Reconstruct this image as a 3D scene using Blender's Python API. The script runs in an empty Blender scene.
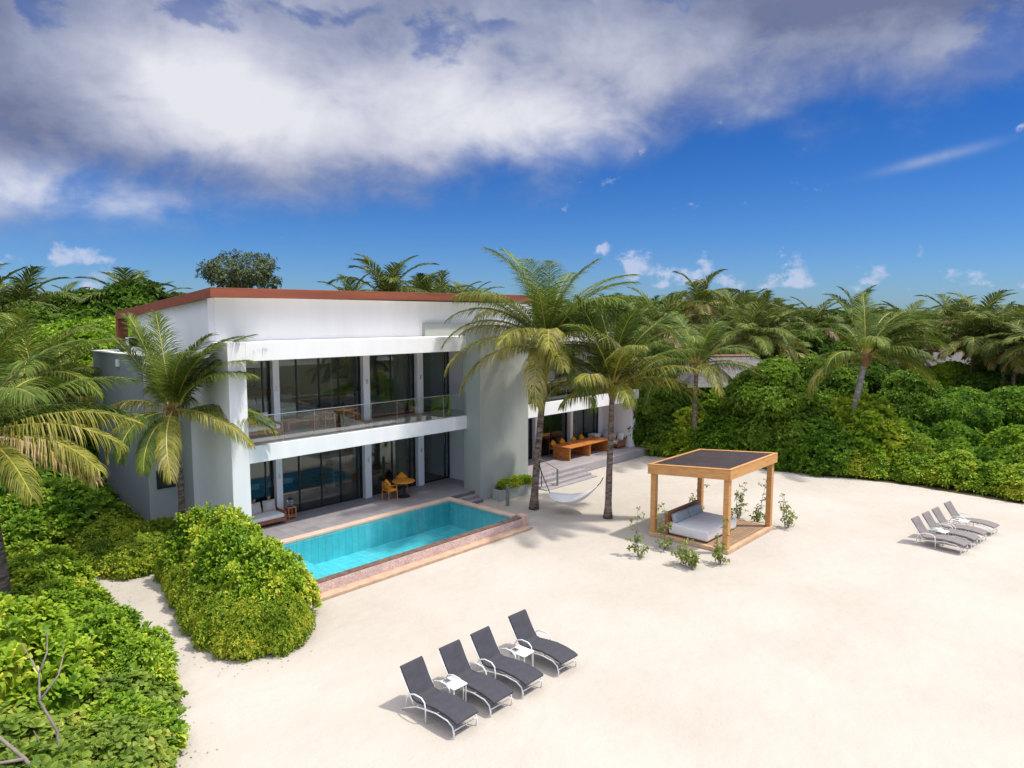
import bpy, bmesh, math, random
import numpy as np
from mathutils import Vector, Matrix

# ------------------------------------------------------------------ camera, sky, sun, exposure
scn = bpy.context.scene
COL = scn.collection
R = math.radians
CAM_H = 8.6
HEAD = R(42.9)                       # heading of the camera, from the house's long axis
PITCH = math.atan(67 / 682.7)
cam = bpy.data.objects.new('camera', bpy.data.cameras.new('camera'))
COL.objects.link(cam)
cam.location = (0, 0, CAM_H)
cam.rotation_euler = (math.pi / 2 - PITCH, 0, HEAD - math.pi / 2)
cam.data.sensor_width = 36; cam.data.lens = 24.0
cam.data.clip_start = 0.1; cam.data.clip_end = 5000
scn.camera = cam
scn.view_settings.view_transform = 'Standard'
scn.view_settings.look = 'None'
scn.view_settings.gamma = 1
scn.view_settings.use_curve_mapping = False
scn.view_settings.exposure = 0.38
scn.cycles.max_bounces = 8
scn.cycles.transparent_max_bounces = 12
scn.cycles.caustics_reflective = False
scn.cycles.caustics_refractive = False

SUN_EL = R(62); SUN_AZ = HEAD - math.pi / 2 + R(-3)      # azimuth (ccw from +X) of the direction towards the sun
sd = Vector((math.cos(SUN_AZ) * math.cos(SUN_EL), math.sin(SUN_AZ) * math.cos(SUN_EL), math.sin(SUN_EL)))
sun = bpy.data.objects.new('sun', bpy.data.lights.new('sun', 'SUN'))
COL.objects.link(sun)
sun.data.energy = 3.15; sun.data.angle = R(2.5); sun.data.color = (1.0, 0.95, 0.86)
sun.rotation_euler = sd.to_track_quat('Z', 'Y').to_euler()
sun.location = (0, 0, 60)

world = bpy.data.worlds.new('World'); scn.world = world; world.use_nodes = True
WT = world.node_tree; WT.nodes.clear()
def wn(t): return WT.nodes.new(t)
class Ex:
    """small expression wrapper for math nodes"""
    def __init__(s, sock): s.s = sock
    @staticmethod
    def op(name, *a, clamp=False):
        n = wn('ShaderNodeMath'); n.operation = name; n.use_clamp = clamp
        for i, v in enumerate(a):
            if isinstance(v, Ex): WT.links.new(v.s, n.inputs[i])
            else: n.inputs[i].default_value = v
        return Ex(n.outputs[0])
    def __add__(s, o): return Ex.op('ADD', s, o)
    __radd__ = __add__
    def __sub__(s, o): return Ex.op('SUBTRACT', s, o)
    def __rsub__(s, o): return Ex.op('SUBTRACT', o, s)
    def __mul__(s, o): return Ex.op('MULTIPLY', s, o)
    __rmul__ = __mul__
    def __truediv__(s, o): return Ex.op('DIVIDE', s, o)
def clamp01(x): return Ex.op('ADD', x, 0.0, clamp=True)
def smooth(x, a, b):
    n = wn('ShaderNodeMapRange'); n.interpolation_type = 'SMOOTHSTEP'
    WT.links.new(x.s, n.inputs[0]); n.inputs[1].default_value = a; n.inputs[2].default_value = b
    return Ex(n.outputs[0])
tc = wn('ShaderNodeTexCoord'); sp = wn('ShaderNodeSeparateXYZ'); WT.links.new(tc.outputs['Generated'], sp.inputs[0])
dx, dy, dz = (Ex(sp.outputs[i]) for i in range(3))
hc, hs = math.cos(HEAD), math.sin(HEAD)
fwd = dx * hc + dy * hs; rgt = dx * hs - dy * hc
U = Ex.op('ARCTAN2', rgt, fwd)                 # azimuth from the heading
V = Ex.op('ARCSINE', dz)                       # elevation
def uv(px, py):
    u = math.atan((px - 512) / 683.0); return u, math.atan((317 - py) / 683.0 * math.cos(u))
def comb(a, b, c=0.0):
    n = wn('ShaderNodeCombineXYZ')
    for i, v in enumerate((a, b, c)):
        if isinstance(v, Ex): WT.links.new(v.s, n.inputs[i])
        else: n.inputs[i].default_value = v
    return n.outputs[0]
def noise(vec, scale, det=6, rough=.55, dist=0.0):
    n = wn('ShaderNodeTexNoise'); WT.links.new(vec, n.inputs['Vector'])
    n.inputs['Scale'].default_value = scale; n.inputs['Detail'].default_value = det
    n.inputs['Roughness'].default_value = rough; n.inputs['Distortion'].default_value = dist
    return Ex(n.outputs['Fac'])
base_vec = comb(U, V * 1.7, 0.0)
nA = noise(base_vec, 5.0, 3, .5, .3)
nB = noise(comb(U, V * 1.5, 3.7), 9.0, 8, .57, .25)
nC = noise(comb(U, V * 1.2, 9.1), 34.0, 6, .6)
nD = noise(comb(U, V * 1.3, 5.1), 3.0, 2, .5)
uw = U + (nA - 0.5) * 0.16; vw = V + (nD - 0.5) * 0.10
def blob(px, py, rx, ry, a=uw, b=vw):
    u0, v0 = uv(px, py); ru = rx / 683.0; rv = ry / 683.0
    q = (a - u0) / ru; p = (b - v0) / rv
    return Ex.op('EXPONENT', (q * q + p * p) * -1.0)
# the lower edge of the cloud bank, elevation as a function of azimuth
crv = wn('ShaderNodeFloatCurve'); mp = (U + 0.9) / 1.8
WT.links.new(clamp01(mp).s, crv.inputs['Value'])
edge_pts = [(-60, 222), (0, 220), (90, 216), (150, 210), (230, 205), (330, 205), (420, 202), (480, 180), (560, 172), (620, 150), (700, 128), (800, 112), (880, 98), (960, 85), (1024, 70), (1100, 60)]
cm = crv.mapping.curves[0]
pts = [((uv(x, y)[0] + 0.9) / 1.8, uv(x, y)[1]) for x, y in edge_pts]
cm.points[0].location = (0.0, pts[0][1]); cm.points[1].location = (1.0, pts[-1][1])
for x, y in pts: cm.points.new(x, y)
crv.mapping.update()
edge = Ex(crv.outputs[0])
bank = smooth(V - edge + (nB - 0.5) * 0.16 + (nC - .5) * 0.025, -0.05, 0.085)
nE = noise(comb(U * 1.0, V * 1.4, 17.3), 7.0, 6, .6, .4)
def hb(px, py, rx, ry): return blob(px, py, rx, ry, U + (nE - .5) * .32, V + (nB - .5) * .16)
holes = hb(80, 20, 34, 16) + hb(240, 30, 40, 14) + hb(470, 45, 60, 16) + hb(350, 30, 40, 14) + hb(670, 20, 40, 14) * .8 + hb(1010, 40, 70, 24) + hb(560, 14, 34, 12) * .8
holesm = smooth(holes + (nE - 0.5) * 1.6 + (nC - .5) * .7, 0.35, 1.1)
thin = smooth(nB + blob(480, 250, 900, 60) * -0.2, 0.16, 0.42)
bank = bank * (1.0 - holesm * 0.62) * (0.55 + thin * 0.45)
# small clouds near the horizon
def puff(px, py, rx, ry, w=1.0): return blob(px, py, rx, ry, U + (nC - .5) * .035, V + (nB - .5) * .04) * w
puffs = puff(632, 266, 18, 15, 1.1) + puff(688, 275, 22, 13, .9) + puff(728, 281, 30, 9, .8) + puff(790, 266, 14, 17, 1.0) + puff(806, 281, 16, 8, .6) \
    + puff(702, 262, 9, 8, .75) + puff(762, 286, 12, 5, .5) + puff(840, 287, 10, 5, .5) + puff(905, 288, 10, 5, .5) + puff(868, 272, 16, 13, 1.0) + puff(955, 272, 26, 11, 1.0) + puff(914, 252, 7, 8, .6) + puff(604, 250, 7, 7, .8) + puff(660, 284, 26, 8, .6) \
    + puff(88, 262, 36, 12, 1.0) + puff(10, 262, 16, 8, .8) + puff(95, 285, 14, 10, .7) + puff(1010, 285, 26, 8, .5) + puff(610, 190, 36, 8, .5) \
    + puff(670, 208, 38, 7, .45) + puff(790, 190, 26, 9, .45) + puff(1014, 134, 18, 9, .9) + puff(332, 247, 20, 3, .6) + puff(520, 205, 60, 10, .3)
puffm = smooth(puffs + (nC - 0.5) * 3.0 + (nB - .5) * .5, 0.52, 1.15) * 0.80
wu, wv = uv(925, 163)
wq = (U - wu) / 0.052; wl = (V - wv - (U - wu) * 0.17) / 0.006
wisp = Ex.op('EXPONENT', (wq * wq + wl * wl) * -1.0) * (0.15 + nC * .6)
bright = 0.22 + blob(150, 95, 95, 50) * .32 + blob(215, 95, 70, 55) * .45 + blob(330, 130, 110, 40) * .6 + blob(470, 120, 70, 45) * .5 + blob(560, 130, 60, 40) * .4 + blob(60, 200, 110, 20) * .75 + blob(640, 60, 150, 50) * .18 + blob(450,70,300,50)*.15
dark = blob(20, 110, 70, 50) * .25 + blob(215, 182, 90, 18) * .22 + blob(840, 15, 120, 28) * .4 + blob(30, 30, 120, 30) * .1
overhead = smooth(V, 0.48, 0.95) * 0.75  # extra cloud brightness above the view, added as fill light
bright = clamp01(bright + overhead - dark + (nB - 0.5) * 0.9 + (nC - .5) * .18)
cc = wn('ShaderNodeValToRGB'); WT.links.new(bright.s, cc.inputs[0])
cr = cc.color_ramp
cr.elements[0].position = 0.0; cr.elements[0].color = (0.17, 0.20, 0.34, 1)
cr.elements[1].position = 1.0; cr.elements[1].color = (0.80, 0.81, 0.88, 1)
e = cr.elements.new(.35); e.color = (0.33, 0.37, 0.52, 1)
e = cr.elements.new(.65); e.color = (0.55, 0.57, 0.70, 1)
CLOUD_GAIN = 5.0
sky = wn('ShaderNodeTexSky'); sky.sky_type = 'NISHITA'; sky.sun_disc = False
sky.sun_elevation = SUN_EL; sky.sun_rotation = math.pi / 2 - SUN_AZ
sky.air_density = 1.0; sky.dust_density = 0.3; sky.ozone_density = 3.0; sky.altitude = 0
def vmul(a, col):
    n = wn('ShaderNodeMix'); n.data_type = 'RGBA'; n.blend_type = 'MULTIPLY'; n.inputs[0].default_value = 1
    WT.links.new(a, n.inputs[6]); n.inputs[7].default_value = (*col, 1); return n.outputs[2]
def vmix(f, a, b):
    n = wn('ShaderNodeMix'); n.data_type = 'RGBA'; WT.links.new(f.s, n.inputs[0])
    WT.links.new(a, n.inputs[6])
    if isinstance(b, tuple): n.inputs[7].default_value = (*b, 1)
    else: WT.links.new(b, n.inputs[7])
    return n.outputs[2]
hsv = wn('ShaderNodeHueSaturation'); hsv.inputs['Saturation'].default_value = 1.22; WT.links.new(sky.outputs[0], hsv.inputs['Color'])
skyt = vmix(smooth(V, -0.02, 0.36), vmul(hsv.outputs[0], (0.225, 0.35, 0.58)), vmul(hsv.outputs[0], (0.085, 0.24, 0.46)))
skyc = skyt
absU = Ex.op('ABSOLUTE', U)
gain = (1.0 + smooth(V, 0.46, 0.95) * .8 + smooth(absU, 0.85, 1.7) * .9) * CLOUD_GAIN  # unseen clouds overhead, beside and behind the camera boosted to add fill light
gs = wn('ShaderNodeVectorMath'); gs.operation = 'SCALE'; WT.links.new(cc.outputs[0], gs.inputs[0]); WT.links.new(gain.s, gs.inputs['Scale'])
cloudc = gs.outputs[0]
c1 = vmix(clamp01(wisp), skyc, (2.4, 2.7, 3.5))
c2 = vmix(clamp01(puffm), c1, (2.9, 3.2, 4.2))
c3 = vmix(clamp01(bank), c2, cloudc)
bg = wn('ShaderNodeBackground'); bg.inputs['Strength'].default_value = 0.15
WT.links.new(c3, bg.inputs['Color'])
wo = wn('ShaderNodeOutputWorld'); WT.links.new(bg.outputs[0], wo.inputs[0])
world.cycles.sampling_method = 'MANUAL'; world.cycles.sample_map_resolution = 512

# ------------------------------------------------------------------ materials
def new_mat(name):
    m = bpy.data.materials.new(name); m.use_nodes = True
    nt = m.node_tree; b = nt.nodes['Principled BSDF']
    return m, nt, b
def mat(name, col, rough=.6, var=.08, scale=3.0, bump=0.0, bscale=40.0, metal=0.0, spec=.5, col2=None, det=5, stretch=(1, 1, 1), bdist=.01, c2amt=None):
    m, nt, b = new_mat(name); N = nt.nodes.new; L = nt.links.new
    b.inputs['Roughness'].default_value = rough; b.inputs['Metallic'].default_value = metal
    b.inputs['Specular IOR Level'].default_value = spec
    t = N('ShaderNodeTexCoord'); mp = N('ShaderNodeMapping'); L(t.outputs['Object'], mp.inputs[0]); mp.inputs['Scale'].default_value = stretch
    n = N('ShaderNodeTexNoise'); L(mp.outputs[0], n.inputs['Vector']); n.inputs['Scale'].default_value = scale; n.inputs['Detail'].default_value = det; n.inputs['Roughness'].default_value = .6
    r = N('ShaderNodeValToRGB'); L(n.outputs['Fac'], r.inputs[0])
    a = [max(0, c * (1 - var * 2)) for c in col]; c_ = [min(1, c * (1 + var * 2)) for c in (col2 or col)]
    r.color_ramp.elements[0].position = .3; r.color_ramp.elements[0].color = (*a, 1)
    r.color_ramp.elements[1].position = .7; r.color_ramp.elements[1].color = (*c_, 1)
    L(r.outputs[0], b.inputs['Base Color'])
    if bump:
        n2 = N('ShaderNodeTexNoise'); L(mp.outputs[0], n2.inputs['Vector']); n2.inputs['Scale'].default_value = bscale; n2.inputs['Detail'].default_value = 4
        bp = N('ShaderNodeBump'); bp.inputs['Strength'].default_value = bump; bp.inputs['Distance'].default_value = bdist
        L(n2.outputs['Fac'], bp.inputs['Height']); L(bp.outputs[0], b.inputs['Normal'])
    return m
def leaf_mat(name, ca, cb, cc=None, trans=.3, rough=.45, nscale=1.2, spec=.35):
    """ca/cb mixed per leaf (mesh island) and by a slow noise; translucent"""
    m, nt, b = new_mat(name); N = nt.nodes.new; L = nt.links.new
    g = N('ShaderNodeNewGeometry'); t = N('ShaderNodeTexCoord'); oi = N('ShaderNodeObjectInfo')
    n = N('ShaderNodeTexNoise'); L(t.outputs['Object'], n.inputs['Vector']); n.inputs['Scale'].default_value = nscale; n.inputs['Detail'].default_value = 3
    a = N('ShaderNodeMath'); a.operation = 'MULTIPLY_ADD'; L(n.outputs['Fac'], a.inputs[0]); a.inputs[1].default_value = 1.5; a.inputs[2].default_value = -.65
    c = N('ShaderNodeMath'); c.operation = 'MULTIPLY_ADD'; L(g.outputs['Random Per Island'], c.inputs[0]); c.inputs[1].default_value = .62; L(a.outputs[0], c.inputs[2])
    o = N('ShaderNodeMath'); o.operation = 'MULTIPLY_ADD'; o.use_clamp = True; L(oi.outputs['Random'], o.inputs[0]); o.inputs[1].default_value = .45; L(c.outputs[0], o.inputs[2])
    r = N('ShaderNodeValToRGB'); L(o.outputs[0], r.inputs[0])
    r.color_ramp.elements[0].position = .1; r.color_ramp.elements[0].color = (*ca, 1)
    r.color_ramp.elements[1].position = .95 if not cc else .8; r.color_ramp.elements[1].color = (*cb, 1)
    if cc:
        q = r.color_ramp.elements.new(1.0); q.color = (*cc, 1)
    L(r.outputs[0], b.inputs['Base Color']); b.inputs['Roughness'].default_value = rough; b.inputs['Specular IOR Level'].default_value = spec
    tr = N('ShaderNodeBsdfTranslucent'); L(r.outputs[0], tr.inputs['Color'])
    mx = N('ShaderNodeMixShader'); mx.inputs[0].default_value = trans; L(b.outputs[0], mx.inputs[1]); L(tr.outputs[0], mx.inputs[2])
    L(mx.outputs[0], nt.nodes['Material Output'].inputs[0])
    return m
def glass_mat(name, tint, refl=1.0, ior=1.5, base=.04):
    m, nt, b = new_mat(name); N = nt.nodes.new; L = nt.links.new
    f = N('ShaderNodeFresnel'); f.inputs[0].default_value = ior
    mu = N('ShaderNodeMath'); mu.operation = 'MULTIPLY_ADD'; mu.use_clamp = True; L(f.outputs[0], mu.inputs[0]); mu.inputs[1].default_value = refl; mu.inputs[2].default_value = base
    t = N('ShaderNodeBsdfTransparent'); t.inputs[0].default_value = (*tint, 1)
    g = N('ShaderNodeBsdfGlossy'); g.inputs['Roughness'].default_value = 0.01; g.inputs[0].default_value = (.9, .95, .95, 1)
    mx = N('ShaderNodeMixShader'); L(mu.outputs[0], mx.inputs[0]); L(t.outputs[0], mx.inputs[1]); L(g.outputs[0], mx.inputs[2])
    L(mx.outputs[0], nt.nodes['Material Output'].inputs[0]); return m
def brick_mat(name, c1, c2, mortar, w, h, ms=.02, rough=.6, rot=(0, 0, 0), offset=0.5, bump=.3, bias=0.0, vertical=False, noisec=.1):
    m, nt, b = new_mat(name); N = nt.nodes.new; L = nt.links.new
    t = N('ShaderNodeTexCoord'); src = t.outputs['Object']
    if vertical:      # x, z of the wall
        s = N('ShaderNodeSeparateXYZ'); L(src, s.inputs[0]); c = N('ShaderNodeCombineXYZ'); ad = N('ShaderNodeMath'); L(s.outputs[0], ad.inputs[0]); L(s.outputs[1], ad.inputs[1]); L(ad.outputs[0], c.inputs[0]); L(s.outputs[2], c.inputs[1]); src = c.outputs[0]
    mp = N('ShaderNodeMapping'); L(src, mp.inputs[0]); mp.inputs['Rotation'].default_value = rot
    br = N('ShaderNodeTexBrick'); L(mp.outputs[0], br.inputs['Vector']); br.inputs['Scale'].default_value = 1
    br.inputs['Brick Width'].default_value = w; br.inputs['Row Height'].default_value = h; br.inputs['Mortar Size'].default_value = ms
    br.inputs['Color1'].default_value = (*c1, 1); br.inputs['Color2'].default_value = (*c2, 1); br.inputs['Mortar'].default_value = (*mortar, 1); br.offset = offset; br.inputs['Bias'].default_value = bias
    n = N('ShaderNodeTexNoise'); L(t.outputs['Object'], n.inputs['Vector']); n.inputs['Scale'].default_value = 2.5; n.inputs['Detail'].default_value = 6
    mr = N('ShaderNodeMapRange'); L(n.outputs['Fac'], mr.inputs[0]); mr.inputs[1].default_value = .25; mr.inputs[2].default_value = .75; mr.inputs[3].default_value = 1 - noisec; mr.inputs[4].default_value = 1 + noisec
    mx = N('ShaderNodeVectorMath'); mx.operation = 'SCALE'; L(br.outputs['Color'], mx.inputs[0]); L(mr.outputs[0], mx.inputs['Scale'])
    L(mx.outputs[0], b.inputs['Base Color']); b.inputs['Roughness'].default_value = rough
    bp = N('ShaderNodeBump'); bp.inputs['Strength'].default_value = bump; bp.inputs['Distance'].default_value = .01; bp.invert = True; L(br.outputs['Fac'], bp.inputs['Height']); L(bp.outputs[0], b.inputs['Normal'])
    return m

M = {}
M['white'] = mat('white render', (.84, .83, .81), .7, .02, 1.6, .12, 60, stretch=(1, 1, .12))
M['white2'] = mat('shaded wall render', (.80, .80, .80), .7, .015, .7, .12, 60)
M['grey'] = mat('grey green render', (.36, .385, .345), .75, .035, .9, .15, 50, stretch=(1, 1, .15))
M['lgrey'] = mat('pale grey render', (.60, .61, .60), .75, .02, .5, .12, 50)
M['dgrey'] = mat('slate grey render', (.19, .215, .225), .75, .03, .4, .15, 50)
M['redwood'] = mat('red brown fascia boards', (.25, .066, .030), .7, .12, 1.2, .1, 60, stretch=(.4, 3, 6))
M['rooftop'] = mat('grey roof sheet', (.25, .25, .25), .7, .1, 2)
M['slatwood'] = brick_mat('brown slat boards', (.20, .09, .045), (.28, .14, .07), (.03, .015, .01), 4, .16, .012, vertical=True)
M['blackframe'] = mat('black frame metal', (.012, .012, .013), .35, .05, 4)
M['glass'] = glass_mat('tinted window glass', (.80, .85, .83), .85, 1.45, .03)
M['clear'] = glass_mat('clear balustrade glass', (.90, .94, .93), .8, 1.45, .01)
M['steel'] = mat('brushed steel', (.55, .55, .55), .3, .05, 8, metal=1.0)
M['tile'] = brick_mat('grey purple terrace tiles', (.235, .215, .225), (.29, .27, .275), (.15, .14, .145), .6, .6, .008, .55, offset=0.0)
M['boards'] = brick_mat('weathered grey deck boards', (.30, .27, .28), (.38, .35, .355), (.08, .07, .07), 2.6, .14, .008, .7)
M['coping'] = brick_mat('pinkish sandstone coping', (.58, .40, .30), (.66, .47, .36), (.42, .3, .24), .8, .8, .006, .55, offset=0)
M['mosaic'] = brick_mat('pink and white mosaic', (.62, .40, .34), (.78, .70, .68), (.42, .32, .30), .05, .05, .006, .4, offset=0, vertical=True, bias=-.1, noisec=.18)
M['basin'] = brick_mat('turquoise pool tiles', (.17, .60, .68), (.22, .68, .75), (.13, .48, .57), .3, .3, .012, .3, offset=0, noisec=.12)
M['spill'] = mat('wet brown spill edge', (.17, .10, .075), .25, .2, 6)
M['catch'] = mat('tan catch channel', (.50, .33, .22), .6, .1, 3)
M['wood'] = mat('honey timber', (.56, .27, .085), .5, .05, 1.0, .15, 30, stretch=(2, 2, 12), col2=(.62, .32, .11))
M['deckwood'] = brick_mat('brown pergola deck boards', (.30, .185, .105), (.36, .225, .13), (.08, .05, .03), 3.2, .12, .008, .7, noisec=.15)
M['decktrim'] = mat('pale timber trim', (.58, .38, .22), .6, .1, 3)
M['darkroof'] = brick_mat('dark brown roof battens', (.050, .033, .036), (.068, .045, .045), (.02, .014, .014), 6, .09, .012, .65, rot=(0, 0, math.pi/2), noisec=.25)
M['headwood'] = mat('reddish timber', (.28, .10, .045), .5, .15, 3, stretch=(2, 2, 8))
M['linen'] = mat('white linen', (.74, .73, .71), .9, .03, 4, .35, 9, bdist=.03)
M['bluegrey'] = mat('blue grey cushion fabric', (.36, .40, .41), .9, .06, 6, .2, 60)
M['lounger'] = mat('charcoal lounger mesh', (.047, .046, .057), .85, .07, 5, .3, 220)
M['loungerb'] = mat('taupe lounger mesh', (.20, .175, .165), .85, .07, 5, .3, 220)
M['whitemetal'] = mat('white powder coated metal', (.78, .77, .75), .35, .02, 5)
M['orangewood'] = mat('varnished orange teak', (.50, .15, .03), .35, .14, 2.5, .1, 40, stretch=(5, 1, 5), col2=(.60, .22, .05))
M['orangetop'] = mat('bright orange varnished wood', (.74, .30, .03), .35, .1, 3, .1, 40, stretch=(3, 3, 3))
M['teak'] = mat('teak', (.30, .14, .06), .5, .14, 3, .1, 40, stretch=(2, 2, 6))
M['orange'] = mat('orange yellow fabric', (.85, .33, .015), .85, .06, 6, .2, 50)
M['cushion'] = mat('pale beige cushion', (.55, .49, .44), .9, .05, 6, .2, 40)
M['darkpat'] = mat('dark patterned cushion', (.16, .12, .12), .9, .5, 14, col2=(.5, .42, .38))
M['blackmetal'] = mat('black metal', (.02, .02, .022), .45, .1, 5)
M['inwall'] = mat('interior wall paint', (.62, .60, .54), .8, .04, 1)
M['infloor'] = mat('interior timber floor', (.22, .13, .08), .45, .15, 2, stretch=(1, 8, 1))
M['intan'] = mat('tan curtain', (.42, .27, .12), .9, .1, 3, .4, 12, stretch=(6, 6, .3))
M['bedblue'] = mat('pale blue bedspread', (.50, .58, .64), .9, .04, 4)
M['charcoal'] = mat('charcoal upholstery', (.05, .05, .055), .9, .1, 5)
M['soil'] = mat('potting soil', (.06, .04, .03), .95, .2, 10)
M['cabinroof'] = mat('weathered grey shingle roof', (.13, .12, .12), .85, .2, 5, .5, 25)
M['greypost'] = mat('grey green post paint', (.20, .23, .20), .5, .06, 4)
M['bark_grey'] = mat('pale grey dead wood', (.22, .18, .155), .85, .15, 4, .5, 40)

def palm_trunk_mat(name, a, b2):
    m, nt, b = new_mat(name); N = nt.nodes.new; L = nt.links.new
    t = N('ShaderNodeTexCoord'); mp = N('ShaderNodeMapping'); L(t.outputs['Object'], mp.inputs[0]); mp.inputs['Scale'].default_value = (1.5, 1.5, 5)
    n = N('ShaderNodeTexNoise'); L(mp.outputs[0], n.inputs['Vector']); n.inputs['Scale'].default_value = 2.2; n.inputs['Detail'].default_value = 6; n.inputs['Roughness'].default_value = .65
    r = N('ShaderNodeValToRGB'); L(n.outputs['Fac'], r.inputs[0]); r.color_ramp.elements[0].position = .36; r.color_ramp.elements[0].color = (*a, 1); r.color_ramp.elements[1].position = .62; r.color_ramp.elements[1].color = (*b2, 1)
    L(r.outputs[0], b.inputs['Base Color']); b.inputs['Roughness'].default_value = .9
    bp = N('ShaderNodeBump'); bp.inputs['Strength'].default_value = .8; bp.inputs['Distance'].default_value = .03; L(n.outputs['Fac'], bp.inputs['Height']); L(bp.outputs[0], b.inputs['Normal'])
    return m
M['ptrunk'] = palm_trunk_mat('ringed palm bark', (.045, .033, .027), (.30, .225, .17))
M['ptrunk_grey'] = palm_trunk_mat('grey palm bark', (.16, .15, .16), (.36, .34, .34))
M['bark'] = mat('brown bark', (.13, .09, .06), .9, .25, 4, .5, 20)
M['fibre'] = mat('brown palm fibre', (.22, .12, .05), .95, .3, 8, .6, 30, stretch=(4, 4, 1))
M['rachis'] = mat('yellow frond midrib', (.42, .36, .06), .5, .1, 3)
M['frond'] = leaf_mat('green palm leaflets', (0.036, 0.082, 0.012), (0.174, 0.235, 0.029), trans=.28, nscale=.5, rough=.5, spec=.2)
M['frond_y'] = leaf_mat('yellow green palm leaflets', (0.095, 0.131, 0.016), (0.336, 0.315, 0.046), (0.448, 0.378, 0.182), trans=.28, nscale=.6, rough=.5, spec=.2)
M['frond_o'] = leaf_mat('orange dry palm leaflets', (.38, .24, .04), (.52, .40, .22), (.55, .45, .33), trans=.25, nscale=.8)
M['frond_far'] = leaf_mat('dusty palm leaflets', (0.031, 0.060, 0.011), (0.144, 0.180, 0.034), trans=.25, nscale=.4, rough=.55, spec=.15)
M['frond_brown'] = leaf_mat('brown palm leaflets', (.16, .11, .05), (.30, .20, .10), trans=.2)
M['naupaka'] = leaf_mat('glossy light green leaves', (0.089, 0.207, 0.013), (0.345, 0.485, 0.029), (0.600, 0.568, 0.064), trans=.33, nscale=.9, rough=.4, spec=.25)
M['naupaka_b'] = leaf_mat('mid green shrub leaves', (0.055, 0.143, 0.013), (0.204, 0.353, 0.026), (0.376, 0.448, 0.055), trans=.3, nscale=.8, rough=.45, spec=.2)
M['clip'] = leaf_mat('yellow green hedge leaves', (0.081, 0.161, 0.011), (0.299, 0.414, 0.025), (0.529, 0.529, 0.057), trans=.32, nscale=1.6, rough=.45, spec=.25)
M['round'] = leaf_mat('round green leaves', (0.094, 0.179, 0.017), (0.289, 0.380, 0.051), (0.526, 0.478, 0.101), trans=.36, nscale=1.2, rough=.45, spec=.25)
M['dgreen'] = leaf_mat('dark green tree leaves', (0.029, 0.078, 0.009), (0.111, 0.195, 0.017), trans=.25, nscale=.35, spec=.15)
M['mgreen'] = leaf_mat('mid green tree leaves', (0.051, 0.126, 0.016), (0.200, 0.315, 0.027), trans=.3, nscale=.35, spec=.2)
M['lgreen'] = leaf_mat('bright green tree leaves', (0.103, 0.218, 0.014), (0.322, 0.483, 0.025), (0.437, 0.506, 0.046), trans=.33, nscale=.5, spec=.2)
M['olive'] = leaf_mat('greyish olive leaves', (.05, .075, .022), (.12, .15, .05), trans=.2, nscale=.6)
M['sapling'] = leaf_mat('sapling leaves', (.13, .19, .03), (.30, .36, .08), (.42, .36, .12), trans=.35, nscale=3, spec=.2)

# sand: footprints, faint raking, drifts
def sand_mat():
    m, nt, b = new_mat('white coral sand'); N = nt.nodes.new; L = nt.links.new
    t = N('ShaderNodeTexCoord')
    n = N('ShaderNodeTexNoise'); L(t.outputs['Object'], n.inputs['Vector']); n.inputs['Scale'].default_value = .22; n.inputs['Detail'].default_value = 7; n.inputs['Roughness'].default_value = .6
    r = N('ShaderNodeValToRGB'); L(n.outputs['Fac'], r.inputs[0])
    r.color_ramp.elements[0].position = .3; r.color_ramp.elements[0].color = (.43, .385, .325, 1)
    r.color_ramp.elements[1].position = .62; r.color_ramp.elements[1].color = (.485, .44, .385, 1)
    n4 = N('ShaderNodeTexNoise'); L(t.outputs['Object'], n4.inputs['Vector']); n4.inputs['Scale'].default_value = 26; n4.inputs['Detail'].default_value = 5; n4.inputs['Roughness'].default_value = .75
    r4 = N('ShaderNodeMapRange'); L(n4.outputs['Fac'], r4.inputs[0]); r4.inputs[1].default_value = .3; r4.inputs[2].default_value = .7; r4.inputs[3].default_value = .94; r4.inputs[4].default_value = 1.05
    sc = N('ShaderNodeVectorMath'); sc.operation = 'SCALE'; L(r.outputs[0], sc.inputs[0]); L(r4.outputs[0], sc.inputs['Scale'])
    L(sc.outputs[0], b.inputs['Base Color']); b.inputs['Roughness'].default_value = .95; b.inputs['Specular IOR Level'].default_value = .1
    v = N('ShaderNodeTexVoronoi'); L(t.outputs['Object'], v.inputs['Vector']); v.inputs['Scale'].default_value = 2.6; v.feature = 'SMOOTH_F1'
    n2 = N('ShaderNodeTexNoise'); L(t.outputs['Object'], n2.inputs['Vector']); n2.inputs['Scale'].default_value = 1.3; n2.inputs['Detail'].default_value = 8; n2.inputs['Roughness'].default_value = .65
    ad = N('ShaderNodeMath'); ad.operation = 'MULTIPLY_ADD'; L(v.outputs['Distance'], ad.inputs[0]); ad.inputs[1].default_value = .35; L(n2.outputs['Fac'], ad.inputs[2])
    bp = N('ShaderNodeBump'); bp.inputs['Strength'].default_value = .6; bp.inputs['Distance'].default_value = .12; L(ad.outputs[0], bp.inputs['Height']); L(bp.outputs[0], b.inputs['Normal'])
    return m
M['sand'] = sand_mat()
M['litter'] = mat('leaf litter floor', (.07, .065, .025), .95, .3, 3, .6, 12, col2=(.12, .10, .04))
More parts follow.
